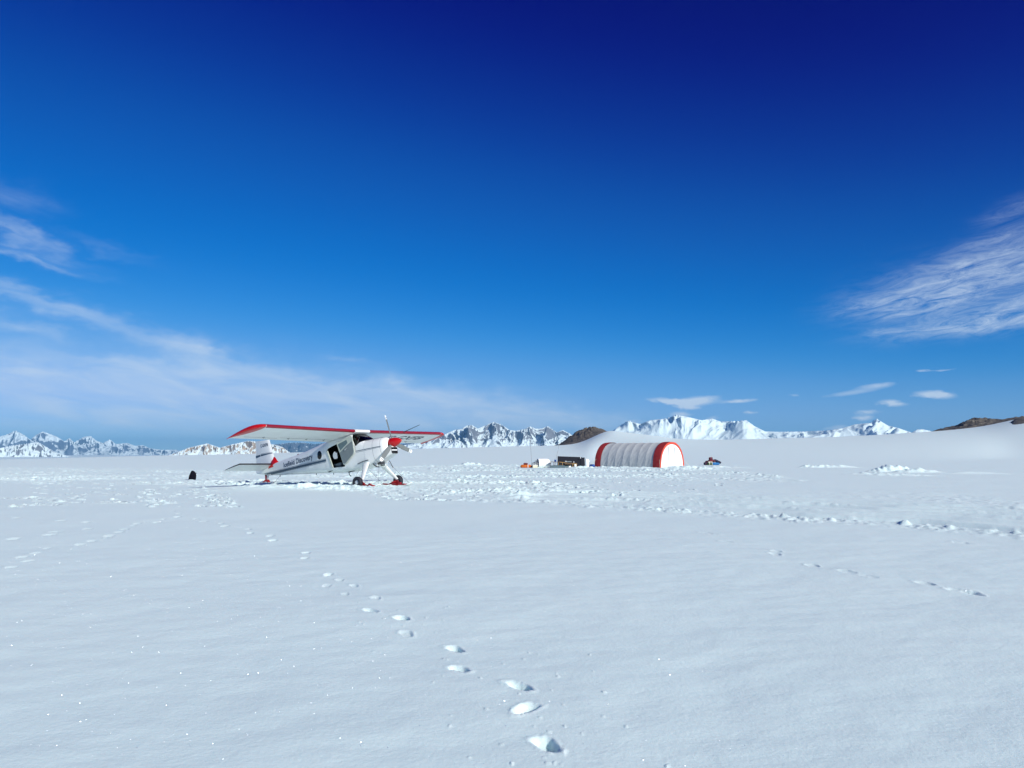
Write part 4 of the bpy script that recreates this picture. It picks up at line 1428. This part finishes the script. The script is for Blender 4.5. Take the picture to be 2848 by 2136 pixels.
# the drum on its side
x_, y_, z_ = spot(1500, yC + .6)
br_ = empty('barrel', (x_, y_, z_), .30, 'white barrel lying on its side with loose wire hoops round its open left end', 'barrel')
m_ = MB()
RG = []
for xx, rr in ((-.18, .42), (-.17, .45), (0, .455), (.3, .46), (.34, .468), (.38, .46), (.7, .46), (.9, .44), (1.02, .38), (1.09, .27), (1.12, .12), (1.125, .01)):
    RG.append([(xx, rr * math.cos(a), .45 + rr * math.sin(a)) for a in np.linspace(0, 2 * math.pi, 37)[:-1]])
m_.loft(RG, 0)
m_.loft([RG[0], [(-.10, .40 * math.cos(a), .45 + .40 * math.sin(a)) for a in np.linspace(0, 2 * math.pi, 37)[:-1]], [(.5, .38 * math.cos(a), .45 + .38 * math.sin(a)) for a in np.linspace(0, 2 * math.pi, 37)[:-1]]], 0)
m_.build('barrel_body', M['foam'], br_)
for k in range(7):
    m_ = MB()
    rr = .30 + .06 * (k % 3); tl_ = .25 + .13 * k
    pts = [(-.24 - .09 * k + .25 * math.sin(a) * tl_ * .5 + .05 * math.cos(2 * a), rr * math.cos(a), max(.03, .36 - .02 * k + rr * math.sin(a) * (1 - .06 * k))) for a in np.linspace(0, 2 * math.pi, 29)]
    m_.tube(pts, .016, 0, 6, cap=False); m_.build('wire_hoop', M['wire'], br_)
# work bench
x_, y_, z_ = spot(1566, yC)
bn = empty('work_bench', (x_, y_, z_), -.10, 'long rough wooden bench standing in front of the black board', 'bench')
m_ = MB(); m_.box((-.78, 0, .60), (.95, .5, .045), 0, Matrix.Rotation(.03, 4, 'Y')); m_.build('bench_top', M['dark_wood'], bn)
m_ = MB(); m_.box((.0, .04, .56), (.85, .45, .05), 0, Matrix.Rotation(.09, 4, 'Y')); m_.build('bench_top', M['wood'], bn)
m_ = MB(); m_.box((.72, .02, .50), (1.05, .5, .05), 0, Matrix.Rotation(.02, 4, 'Y')); m_.box((.66, -.24, .42), (.95, .03, .12), 0); m_.build('bench_top', M['dark_wood'], bn)
for lx, ly, hh_, mt in ((-1.22, -.2, .58, 'dark_wood'), (-.92, .2, .58, 'dark_wood'), (-.45, -.2, .60, 'wood'), (-.30, .2, .56, 'wood'), (-.05, -.18, .54, 'wood'), (.98, -.24, .46, 'wood'), (1.36, -.24, .44, 'wood'), (1.34, .2, .46, 'wood')):
    m_ = MB(); m_.box((lx, ly, hh_ / 2 - .04), (.05, .05, hh_ + .08), 0); m_.build('leg', M[mt], bn)
m_ = MB(); m_.box((1.18, -.245, .43), (.44, .04, .05), 0); m_.build('rail', M['wood'], bn)
# things on and under the bench
def small_box(name, label, cat, px_, Y, up, size, mat, rz=0.0, group=None, lid=None):
    xx, yy, zz = spot(px_, Y)
    t = empty(name, (xx, yy, zz + up), rz, label, cat, group)
    m2 = MB(); m2.box((0, 0, size[2] / 2), size, 0, None, min(size) * .16); m2.build('box_body', mat, t)
    m2 = MB(); m2.box((0, 0, size[2] * .93), (size[0] * 1.04, size[1] * 1.04, size[2] * .14), 0, None, min(size) * .04); m2.build('lid', lid or mat, t)
    return t


x_, y_, z_ = spot(1544.5, yC)
bk = empty('bucket', (x_, y_, z_ + .62), 0, 'blue bucket standing on the left end of the wooden bench', 'bucket')
m_ = MB(); RGb = [[(rr * math.cos(a), rr * math.sin(a), zz) for a in np.linspace(0, 2 * math.pi, 21)[:-1]] for rr, zz in ((.01, 0), (.085, 0), (.11, .20), (.118, .20), (.118, .22), (.10, .22), (.08, .02), (.01, .02))]
m_.loft(RGb, 0); m_.build('bucket_body', M['blue'], bk)
m_ = MB(); m_.tube([(.115 * math.cos(a), 0, .21 + .13 * math.sin(a)) for a in np.linspace(0, math.pi, 13)], .006, 0, 6); m_.build('handle', M['metal'], bk)
small_box('tool_case', 'flat pale case lying on top of the wooden bench', 'case', 1582, yC, .56, (.50, .26, .09), M['slate'], .1, lid=M['foam'])
small_box('stove', 'small silver stove on top of the wooden bench', 'stove', 1573, yC - .1, .55, (.16, .14, .09), M['metal'], .1)
small_box('tin_can', 'tiny white tin at the right end of the bench top', 'can', 1596, yC - .1, .53, (.08, .08, .10), M['foam'])
bag('kit_bag', 'black bag lying under the middle of the wooden bench', 'bag', (*spot(1575, yC + .05)[:2], spot(1575, yC + .05)[2] + .10), .1, .52, .15, M['backpack'], M['slate'], 7.7, (.2,))
bag('kit_bag', 'black bag by the right legs of the wooden bench', 'bag', (*spot(1588, yC + .0)[:2], spot(1588, yC + .0)[2]), .3, .50, .22, M['backpack'], M['slate'], 9.2, (-.2,))
small_box('jerry_can', 'white container standing between the right legs of the wooden bench', 'container', 1600, yC + .0, .02, (.22, .2, .34), M['foam'], .1)
# sled
x_, y_, z_ = spot(1555, yC - .75)
sd = empty('sled', (x_, y_, z_ + .0), -.06, 'long slate grey cargo sled lying on the snow in front of the bench', 'sled')
m_ = MB()
S_ = []
for xx, hw, z0, z1 in ((-.92, .24, .0, .22), (-.88, .28, 0, .26), (.3, .28, 0, .23), (.7, .26, .01, .21), (.9, .20, .06, .19), (.98, .12, .12, .18)):
    S_.append([(xx, -hw, z0), (xx, hw, z0), (xx, hw, z1), (xx, hw - .03, z1), (xx, hw - .04, z0 + .03), (xx, -hw + .04, z0 + .03), (xx, -hw + .03, z1), (xx, -hw, z1)])
m_.loft(S_, 0, cap=True, smooth=False); m_.build('sled_body', M['slate'], sd)
m_ = MB(); sack(m_, 1.5, .20, seed=3.3, flat=.7, M_=Matrix.Translation((-.1, 0, .0))); m_.build('sled_cover', M['slate'], sd)
x_, y_, z_ = spot(1584, yC - .7)
bag('stuff_sack', 'small white sack at the right end of the slate grey sled', 'bag', (x_, y_, z_), .5, .32, .12, M['foam'], M['cream'], 5.5, (0,))
# black board leaning behind the bench
x_, y_, z_ = spot(1588, yC + 1.1)
bd_ = empty('black_board', (x_, y_, z_), -.10, 'wide black board propped upright behind the wooden bench', 'board')
m_ = MB(); m_.box((-.14, .0, .53), (2.45, .05, 1.14), 0, Matrix.Rotation(-.16, 4, 'X') @ Matrix.Rotation(.035, 4, 'Y')); m_.build('panel', M['board'], bd_)
m_ = MB(); m_.box((1.20, -.06, .46), (.42, .06, 1.10), 0, Matrix.Rotation(-.16, 4, 'X') @ Matrix.Rotation(-.06, 4, 'Y')); m_.build('side_panel', M['board'], bd_)
m_ = MB(); m_.box((.98, -.20, .98), (.07, .03, .14), 0, None, .01); m_.build('fitting', M['foam'], bd_)
for lx in (-1.0, 1.0):
    m_ = MB(); m_.tube([(lx, .10, 1.0), (lx, .75, -.05)], .025, 0, 8); m_.build('prop', M['dark_wood'], bd_)
x_, y_, z_ = spot(1633.5, yC + 1.2)
fm = empty('foam_slab', (x_, y_, z_), .2, 'white foam slab standing on end between the black board and the tent', 'slab')
m_ = MB(); m_.box((0, 0, .44), (.30, .16, .98), 0, Matrix.Rotation(-.06, 4, 'Y'), .05); m_.build('slab', M['foam'], fm)
m_ = MB(); m_.box((.13, -.02, .70), (.16, .14, .26), 0, None, .05); m_.build('slab_corner', M['foam'], fm)
x_, y_, z_ = spot(1647, yC + 1.6)
bag('dry_bag', 'blue bag lying on the snow beside the left end of the tent', 'bag', (x_, y_, z_), -.3, .56, .18, M['blue'], M['navy'], 2.2, (-.1,))
x_, y_, z_ = spot(1646, yC + 1.1)
bag('stuff_sack', 'little white sack in front of the blue bag by the tent', 'bag', (x_, y_, z_), .9, .22, .08, M['foam'], M['cream'], 6.4, (0,))
# two whip aerials
for px0, py0, px1, py1, Y, lab in ((1480, 1290, 1473.6, 1218, yC + 1.2, 'tall thin wire aerial rising from the snow behind the barrel'), (1542, 1290, 1554.5, 1238, yC + .4, 'thin leaning aerial rising by the blue bucket')):
    a = at_depth(px0, py0, Y); b = at_depth(px1, py1, Y)
    gz = ground_z(a[0], a[1])
    t = empty('aerial', (a[0], a[1], gz), 0, lab, 'aerial')
    d = np.array([b[0] - a[0], 0, b[2] - gz])
    m_ = MB(); m_.tube([(0, 0, -.1), tuple(d * .35), tuple(d * .7 + np.array([.01, 0, 0])), tuple(d)], [.017, .015, .012, .007], 0, 6); m_.build('mast', M['wire'], t)
    m_ = MB(); m_.tube([(0, 0, -.1), (0, 0, .25)], .03, 0, 8); m_.build('socket', M['dark_metal'], t)

# heap of bags right of the tent
yP = 100.0
def P_(px_, dy=0.0): return spot(px_, yP + dy, 1292)
gP = 'bags in the heap right of the tent'
def heapbag(label, px_, dy, up, rz, L, r, mat, smat, seed, **kw):
    xx, yy, zz = P_(px_, dy)
    return bag('heaped_bag', label, 'bag', (xx, yy, zz + up), rz, L, r, mat, smat, seed, group=gP, **kw)
heapbag('navy bag at the left foot of the heap of bags', 1963, 0, 0, .5, .55, .20, M['navy'], M['maroon'], 1.1)
heapbag('dark green bag at the front of the heap of bags', 1974, -.3, 0, .1, .70, .17, M['green'], M['cream'], 2.4, straps=(-.1, .38))
heapbag('bright blue bag low in the heap, its right front', 1990, -.3, 0, -.05, 1.0, .19, M['bright_blue'], M['bright_blue'], 3.6, straps=(.3,))
heapbag('small cream sack wedged above the dark green bag', 1972, -.1, .26, .3, .30, .10, M['cream'], M['foam'], 4.8, straps=(0,))
heapbag('pale sack wedged between the green and the bright blue bag', 1978, -.05, .28, -.3, .34, .09, M['cream'], M['foam'], 5.8, straps=(0,))
heapbag('long navy bag sloping down the right side of the heap', 1994, .15, .28, -.05, 1.0, .20, M['navy'], M['black'], 6.9, tilt=-.42)
heapbag('dark red bag in the middle of the heap', 1980, .15, .34, 0, .95, .20, M['maroon'], M['black'], 7.3, straps=(-.3, .2))
heapbag('black bag at the back of the heap, low on the left', 1968, .4, .15, .2, .6, .22, M['backpack'], M['maroon'], 8.8)
tp = heapbag('dark red rucksack at the very top of the heap of bags', 1977, .2, .62, .2, .48, .20, M['maroon'], M['navy'], 9.9, straps=(-.2, .3))
for dx in (-.12, .14):
    m_ = MB(); m_.tube([(dx - .03, 0, .30), (dx - .04, 0, .44), (dx, .02, .52), (dx + .05, 0, .45), (dx + .03, 0, .31)], .010, 0, 6); m_.build('carry_loop', M['cream'], tp)

# black backpack standing by itself on the left
pb = ground_at(535, 1335.5, 0)
bp_ = empty('backpack', (pb[0], pb[1], ground_z(pb[0], pb[1]) - .02), .25, 'black backpack standing upright on the snow left of the aircraft', 'backpack')
m_ = MB()
RG = []
for z0, hx, hy, ox in ((0, .17, .11, -.02), (.03, .19, .135, -.02), (.12, .195, .15, -.01), (.26, .185, .15, .01), (.38, .15, .13, .03), (.46, .11, .10, .02), (.51, .065, .07, 0), (.53, .03, .03, -.01)):
    RG.append([(ox + hx * math.copysign(abs(math.cos(a))**.75, math.cos(a)) * (1 + .05 * math.sin(3 * a + z0 * 9)), hy * math.copysign(abs(math.sin(a))**.75, math.sin(a)), z0) for a in np.linspace(0, 2 * math.pi, 29)[:-1]])
m_.loft(RG, 0, cap=True); m_.build('pack_body', M['backpack'], bp_)
m_ = MB(); sack(m_, .26, .075, seed=2.0, M_=Matrix.Translation((-.01, -.14, .05))); m_.build('front_pocket', M['backpack'], bp_)
for s_ in (-1, 1):
    m_ = MB(); m_.tube([(s_ * .09, .13, .44), (s_ * .10, .20, .30), (s_ * .12, .17, .10)], .02, 0, 8); m_.build('shoulder_strap', M['backpack'], bp_)
m_ = MB(); m_.tube([(.15, -.02, .40), (.21, -.02, .41), (.225, -.02, .36)], .009, 0, 6); m_.build('grab_loop', M['backpack'], bp_)

# ------------------------------------------------------------------ air between here and the mountains
HAZE = True
if HAZE:
    ztop = max(max(v.co.z for v in o.data.vertices) for o in COL.objects if o.type == 'MESH' and o.get('kind') == 'structure') + 12
    zbot = min(min(v.co.z for v in o.data.vertices) for o in COL.objects if o.type == 'MESH' and o.get('kind') == 'structure') - 1
    hz = MB(); hz.box((0, 4000, .5 * (ztop + zbot)), (76000, 72000, ztop - zbot), 0)
    ho = hz.build('haze', [bpy.data.materials.new('haze_air')], None, False)
    hm = ho.data.materials[0]; hm.use_nodes = True
    nt = hm.node_tree; nt.nodes.clear()
    o_ = N(nt, 'ShaderNodeOutputMaterial'); pv = N(nt, 'ShaderNodeVolumePrincipled')
    pv.inputs['Color'].default_value = (.24, .62, 1.0, 1)
    pv.inputs['Absorption Color'].default_value = (0, 0, 0, 1)
    pv.inputs['Density'].default_value = 3.0e-5
    pv.inputs['Anisotropy'].default_value = 0.0
    nt.links.new(pv.outputs[0], o_.inputs['Volume'])
    tag(ho, kind='stuff')

# ------------------------------------------------------------------ sky
world = bpy.data.worlds.new('World'); SC.world = world; world.use_nodes = True
nt = world.node_tree; nt.nodes.clear()
wo_ = N(nt, 'ShaderNodeOutputWorld'); bg = N(nt, 'ShaderNodeBackground'); bg.inputs[1].default_value = 1.0
sky = N(nt, 'ShaderNodeTexSky'); sky.sky_type = 'NISHITA'; sky.sun_disc = False
sky.sun_elevation = SUN_EL; sky.sun_rotation = math.atan2(SUN_AZ[0], SUN_AZ[1])
sky.altitude = 3000; sky.dust_density = 0; sky.ozone_density = 6; sky.air_density = 1
stg = N(nt, 'ShaderNodeVectorMath', operation='SCALE'); stg.inputs['Scale'].default_value = .1
nt.links.new(sky.outputs[0], stg.inputs[0])
crv = N(nt, 'ShaderNodeRGBCurve')
SKY_CURVES = ([(0, 0), (.08, 0), (.133, .005), (.235, .115), (.32, .19), (.47, .24), (1, .6)],
              [(0, 0), (.096, 0), (.105, .001), (.129, .020), (.178, .080), (.285, .19), (.465, .37), (.58, .44), (.72, .50), (1, .75)],
              [(0, 0), (.14, .08), (.218, .135), (.242, .170), (.301, .262), (.40, .41), (.585, .615), (.80, .78), (.88, .82), (1, .92)])
for c_, pts in zip(crv.mapping.curves[:3], SKY_CURVES):
    while len(c_.points) > 2: c_.points.remove(c_.points[-1])
    c_.points[0].location = pts[0]; c_.points[1].location = pts[-1]
    for p in pts[1:-1]: c_.points.new(*p)
crv.mapping.update()
nt.links.new(stg.outputs[0], crv.inputs['Color'])

# clouds: thin cirrus and a few small lens clouds, placed by azimuth and elevation
tcw = N(nt, 'ShaderNodeTexCoord')
sep = N(nt, 'ShaderNodeSeparateXYZ'); nt.links.new(tcw.outputs['Generated'], sep.inputs[0])


def Mt(op, a, b=None, c=None):
    n = N(nt, 'ShaderNodeMath', operation=op)
    for i, v in enumerate((a, b, c)):
        if v is None: continue
        if isinstance(v, (int, float)): n.inputs[i].default_value = v
        else: nt.links.new(v, n.inputs[i])
    return n.outputs[0]


AZn = Mt('ARCTAN2', sep.outputs[0], sep.outputs[1])
ELn = Mt('ARCSINE', sep.outputs[2])


def noise(sx, sy, rot, scale, detail, rough=.55, dist=0.0, off=0.0):
    cb = N(nt, 'ShaderNodeCombineXYZ')
    ca, sa = math.cos(rot), math.sin(rot)
    u = Mt('ADD', Mt('MULTIPLY', AZn, ca), Mt('MULTIPLY', ELn, sa))
    v = Mt('ADD', Mt('MULTIPLY', AZn, -sa), Mt('MULTIPLY', ELn, ca))
    nt.links.new(Mt('MULTIPLY_ADD', u, sx, off), cb.inputs[0]); nt.links.new(Mt('MULTIPLY', v, sy), cb.inputs[1])
    no = N(nt, 'ShaderNodeTexNoise'); no.inputs['Scale'].default_value = scale; no.inputs['Detail'].default_value = detail
    no.inputs['Roughness'].default_value = rough; no.inputs['Distortion'].default_value = dist
    nt.links.new(cb.outputs[0], no.inputs['Vector'])
    return no.outputs[0]


W1 = noise(1, 2.2, 0, 14, 3)
W2 = noise(1, 2.2, 0, 14, 3, off=7.7)
W3 = noise(1, 2, 0, 90, 3, off=2.2)
AZw_ = Mt('ADD', AZn, Mt('ADD', Mt('MULTIPLY', Mt('SUBTRACT', W1, .5), .10), Mt('MULTIPLY', Mt('SUBTRACT', W3, .5), .02)))
ELw_ = Mt('ADD', ELn, Mt('ADD', Mt('MULTIPLY', Mt('SUBTRACT', W2, .5), .045), Mt('MULTIPLY', Mt('SUBTRACT', W3, .5), .006)))
AZm_ = Mt('ADD', AZn, Mt('MULTIPLY', Mt('SUBTRACT', AZw_, AZn), .45)); ELm_ = Mt('ADD', ELn, Mt('MULTIPLY', Mt('SUBTRACT', ELw_, ELn), .45))
AZs_ = Mt('ADD', AZn, Mt('MULTIPLY', Mt('SUBTRACT', W3, .5), .022))
ELs_ = Mt('ADD', ELn, Mt('MULTIPLY', Mt('SUBTRACT', W3, .5), .004))


def blob(px_, py_, hw, hh, tilt, amt, A=None, E_=None, p=1.0):
    a0, e0 = azel(px_, py_)
    k = math.hypot((px_ - PW / 2) / FPX, 1)
    sa, se = hw / FPX / k**2, hh / FPX / k
    tl = math.radians(tilt)            # positive: falls to the right in the picture
    dx = Mt('SUBTRACT', A or AZw_, a0); dy = Mt('SUBTRACT', E_ or ELw_, e0)
    u = Mt('SUBTRACT', Mt('MULTIPLY', dx, math.cos(tl) / sa), Mt('MULTIPLY', dy, math.sin(tl) / sa))
    v = Mt('ADD', Mt('MULTIPLY', dx, math.sin(tl) / se), Mt('MULTIPLY', dy, math.cos(tl) / se))
    d = Mt('ADD', Mt('POWER', Mt('ABSOLUTE', u), 2.0), Mt('POWER', Mt('ABSOLUTE', v), 2.0))
    return Mt('MULTIPLY', Mt('EXPONENT', Mt('MULTIPLY', d, -p)), amt)


def total(lst):
    s = lst[0]
    for q in lst[1:]: s = Mt('ADD', s, q)
    return s


soft = total([blob(200, 1075, 620, 85, 3, .80), blob(820, 1100, 460, 72, 6, .74), blob(1250, 1140, 330, 52, 6, .66), blob(1580, 1165, 190, 30, 4, .45), blob(400, 1170, 900, 60, 0, .42),
              blob(560, 985, 190, 30, 18, .46), blob(700, 1040, 150, 34, 20, .34)])
streakL = total([blob(60, 655, 150, 20, 18, .50), blob(70, 705, 150, 14, 16, .46), blob(150, 850, 290, 24, 13, .62), blob(60, 905, 130, 26, 12, .46), blob(350, 1005, 220, 12, 7, .40), blob(960, 998, 60, 9, 8, .25), blob(20, 545, 110, 34, 5, .20),
                 blob(300, 690, 140, 14, 14, .10)])
streakR = total([blob(*q, AZm_, ELm_) for q in ((2640, 790, 230, 46, -9, .62), (2780, 735, 170, 56, -14, .46), (2540, 845, 160, 30, -3, .52), (2690, 905, 220, 28, -4, .66), (2810, 868, 150, 28, -8, .56), (2480, 925, 90, 9, -3, .26),
                 (2800, 655, 120, 24, -12, .30), (2830, 580, 90, 22, -12, .26), (2850, 770, 110, 110, 0, .30), (2620, 820, 200, 80, -6, .30))])
small = total([blob(1870, 1117, 62, 8, 6, .75, AZs_, ELs_), blob(1945, 1114, 52, 11, -4, .75, AZs_, ELs_), blob(1915, 1133, 30, 6, 4, .6, AZs_, ELs_), blob(2055, 1116, 42, 5, -3, .6, AZs_, ELs_),
               blob(2084, 1147, 20, 5, 0, .5, AZs_, ELs_), blob(2440, 1072, 55, 7, -4, .42, AZs_, ELs_), blob(2370, 1092, 85, 8, -7, .36, AZs_, ELs_), blob(2482, 1121, 36, 9, 4, .72, AZs_, ELs_),
               blob(2600, 1098, 52, 10, 5, .78, AZs_, ELs_), blob(2410, 1146, 34, 7, 0, .5, AZs_, ELs_), blob(2400, 1163, 26, 7, 0, .6, AZs_, ELs_), blob(2570, 1030, 22, 4, 0, .4, AZs_, ELs_), blob(2622, 1030, 28, 3, -3, .36, AZs_, ELs_),
               blob(1890, 1153, 30, 9, 0, .55, AZs_, ELs_), blob(2208, 1100, 26, 4, 0, .3, AZs_, ELs_), blob(2330, 1190, 40, 9, -5, .4, AZs_, ELs_), blob(1755, 1172, 30, 8, 0, .3, AZs_, ELs_), blob(1985, 1162, 18, 6, 0, .35, AZs_, ELs_)])
NS = noise(3.2, 14, math.radians(-8), 3.4, 6, .55, .5)
NL = noise(4, 26, math.radians(-14), 3.0, 8, .66, .9, 3.1)
NR = noise(6, 30, math.radians(9), 3.6, 9, .72, .9, 9.4)


def contrast(n, lo_, hi_, b=0.0):
    mr = N(nt, 'ShaderNodeMapRange'); mr.inputs[1].default_value = lo_; mr.inputs[2].default_value = hi_; mr.inputs[3].default_value = b; mr.inputs[4].default_value = 1
    nt.links.new(n, mr.inputs[0]); return mr.outputs[0]


c1 = Mt('MULTIPLY', Mt('MINIMUM', soft, .75), contrast(NS, .30, .74, .36))
c2 = Mt('MULTIPLY', Mt('MULTIPLY', Mt('MINIMUM', streakL, .8), .78), contrast(NL, .32, .70, .40))
c3 = Mt('MULTIPLY', Mt('MINIMUM', Mt('MULTIPLY', streakR, .85), .66), contrast(NR, .36, .66, .08))
cs2 = Mt('MULTIPLY', contrast(small, .12, .60), .80)
keep = Mt('SUBTRACT', 1.0, Mt('MULTIPLY', Mt('SUBTRACT', 1.0, c1), Mt('MULTIPLY', Mt('SUBTRACT', 1.0, c2), Mt('MULTIPLY', Mt('SUBTRACT', 1.0, c3), Mt('SUBTRACT', 1.0, cs2)))))
cmix = N(nt, 'ShaderNodeMix', data_type='RGBA')
nt.links.new(keep, cmix.inputs[0]); nt.links.new(crv.outputs[0], cmix.inputs[6]); cmix.inputs[7].default_value = (.64, .76, .90, 1)
nt.links.new(cmix.outputs[2], bg.inputs[0]); nt.links.new(bg.outputs[0], wo_.inputs[0])

# ------------------------------------------------------------------ sun, camera
sl_ = bpy.data.lights.new('sun', 'SUN'); sl_.energy = 5.0; sl_.angle = math.radians(.5); sl_.color = (1.0, .99, .93)
so_ = bpy.data.objects.new('sun', sl_); COL.objects.link(so_)
so_.rotation_euler = Vector(-SUN_DIR).to_track_quat('-Z', 'Y').to_euler(); so_.location = (20, -20, 30)
cam = bpy.data.cameras.new('camera'); co = bpy.data.objects.new('camera', cam); COL.objects.link(co)
co.location = CAM; co.rotation_euler = (math.pi / 2 + PITCH, 0, 0)
cam.sensor_fit = 'HORIZONTAL'; cam.sensor_width = 36; cam.lens = 36 * FPX / PW
cam.clip_start = .1; cam.clip_end = 150000
SC.camera = co
vs_ = SC.view_settings; vs_.view_transform = 'Standard'; vs_.look = 'None'; vs_.exposure = .03; vs_.gamma = 1
SC.render.engine = 'CYCLES'
SC.cycles.max_bounces = 6; SC.cycles.diffuse_bounces = 3; SC.cycles.glossy_bounces = 3; SC.cycles.transparent_max_bounces = 12; SC.cycles.volume_bounces = 0
SC.cycles.sample_clamp_indirect = 4
SC.cycles.use_denoising = True
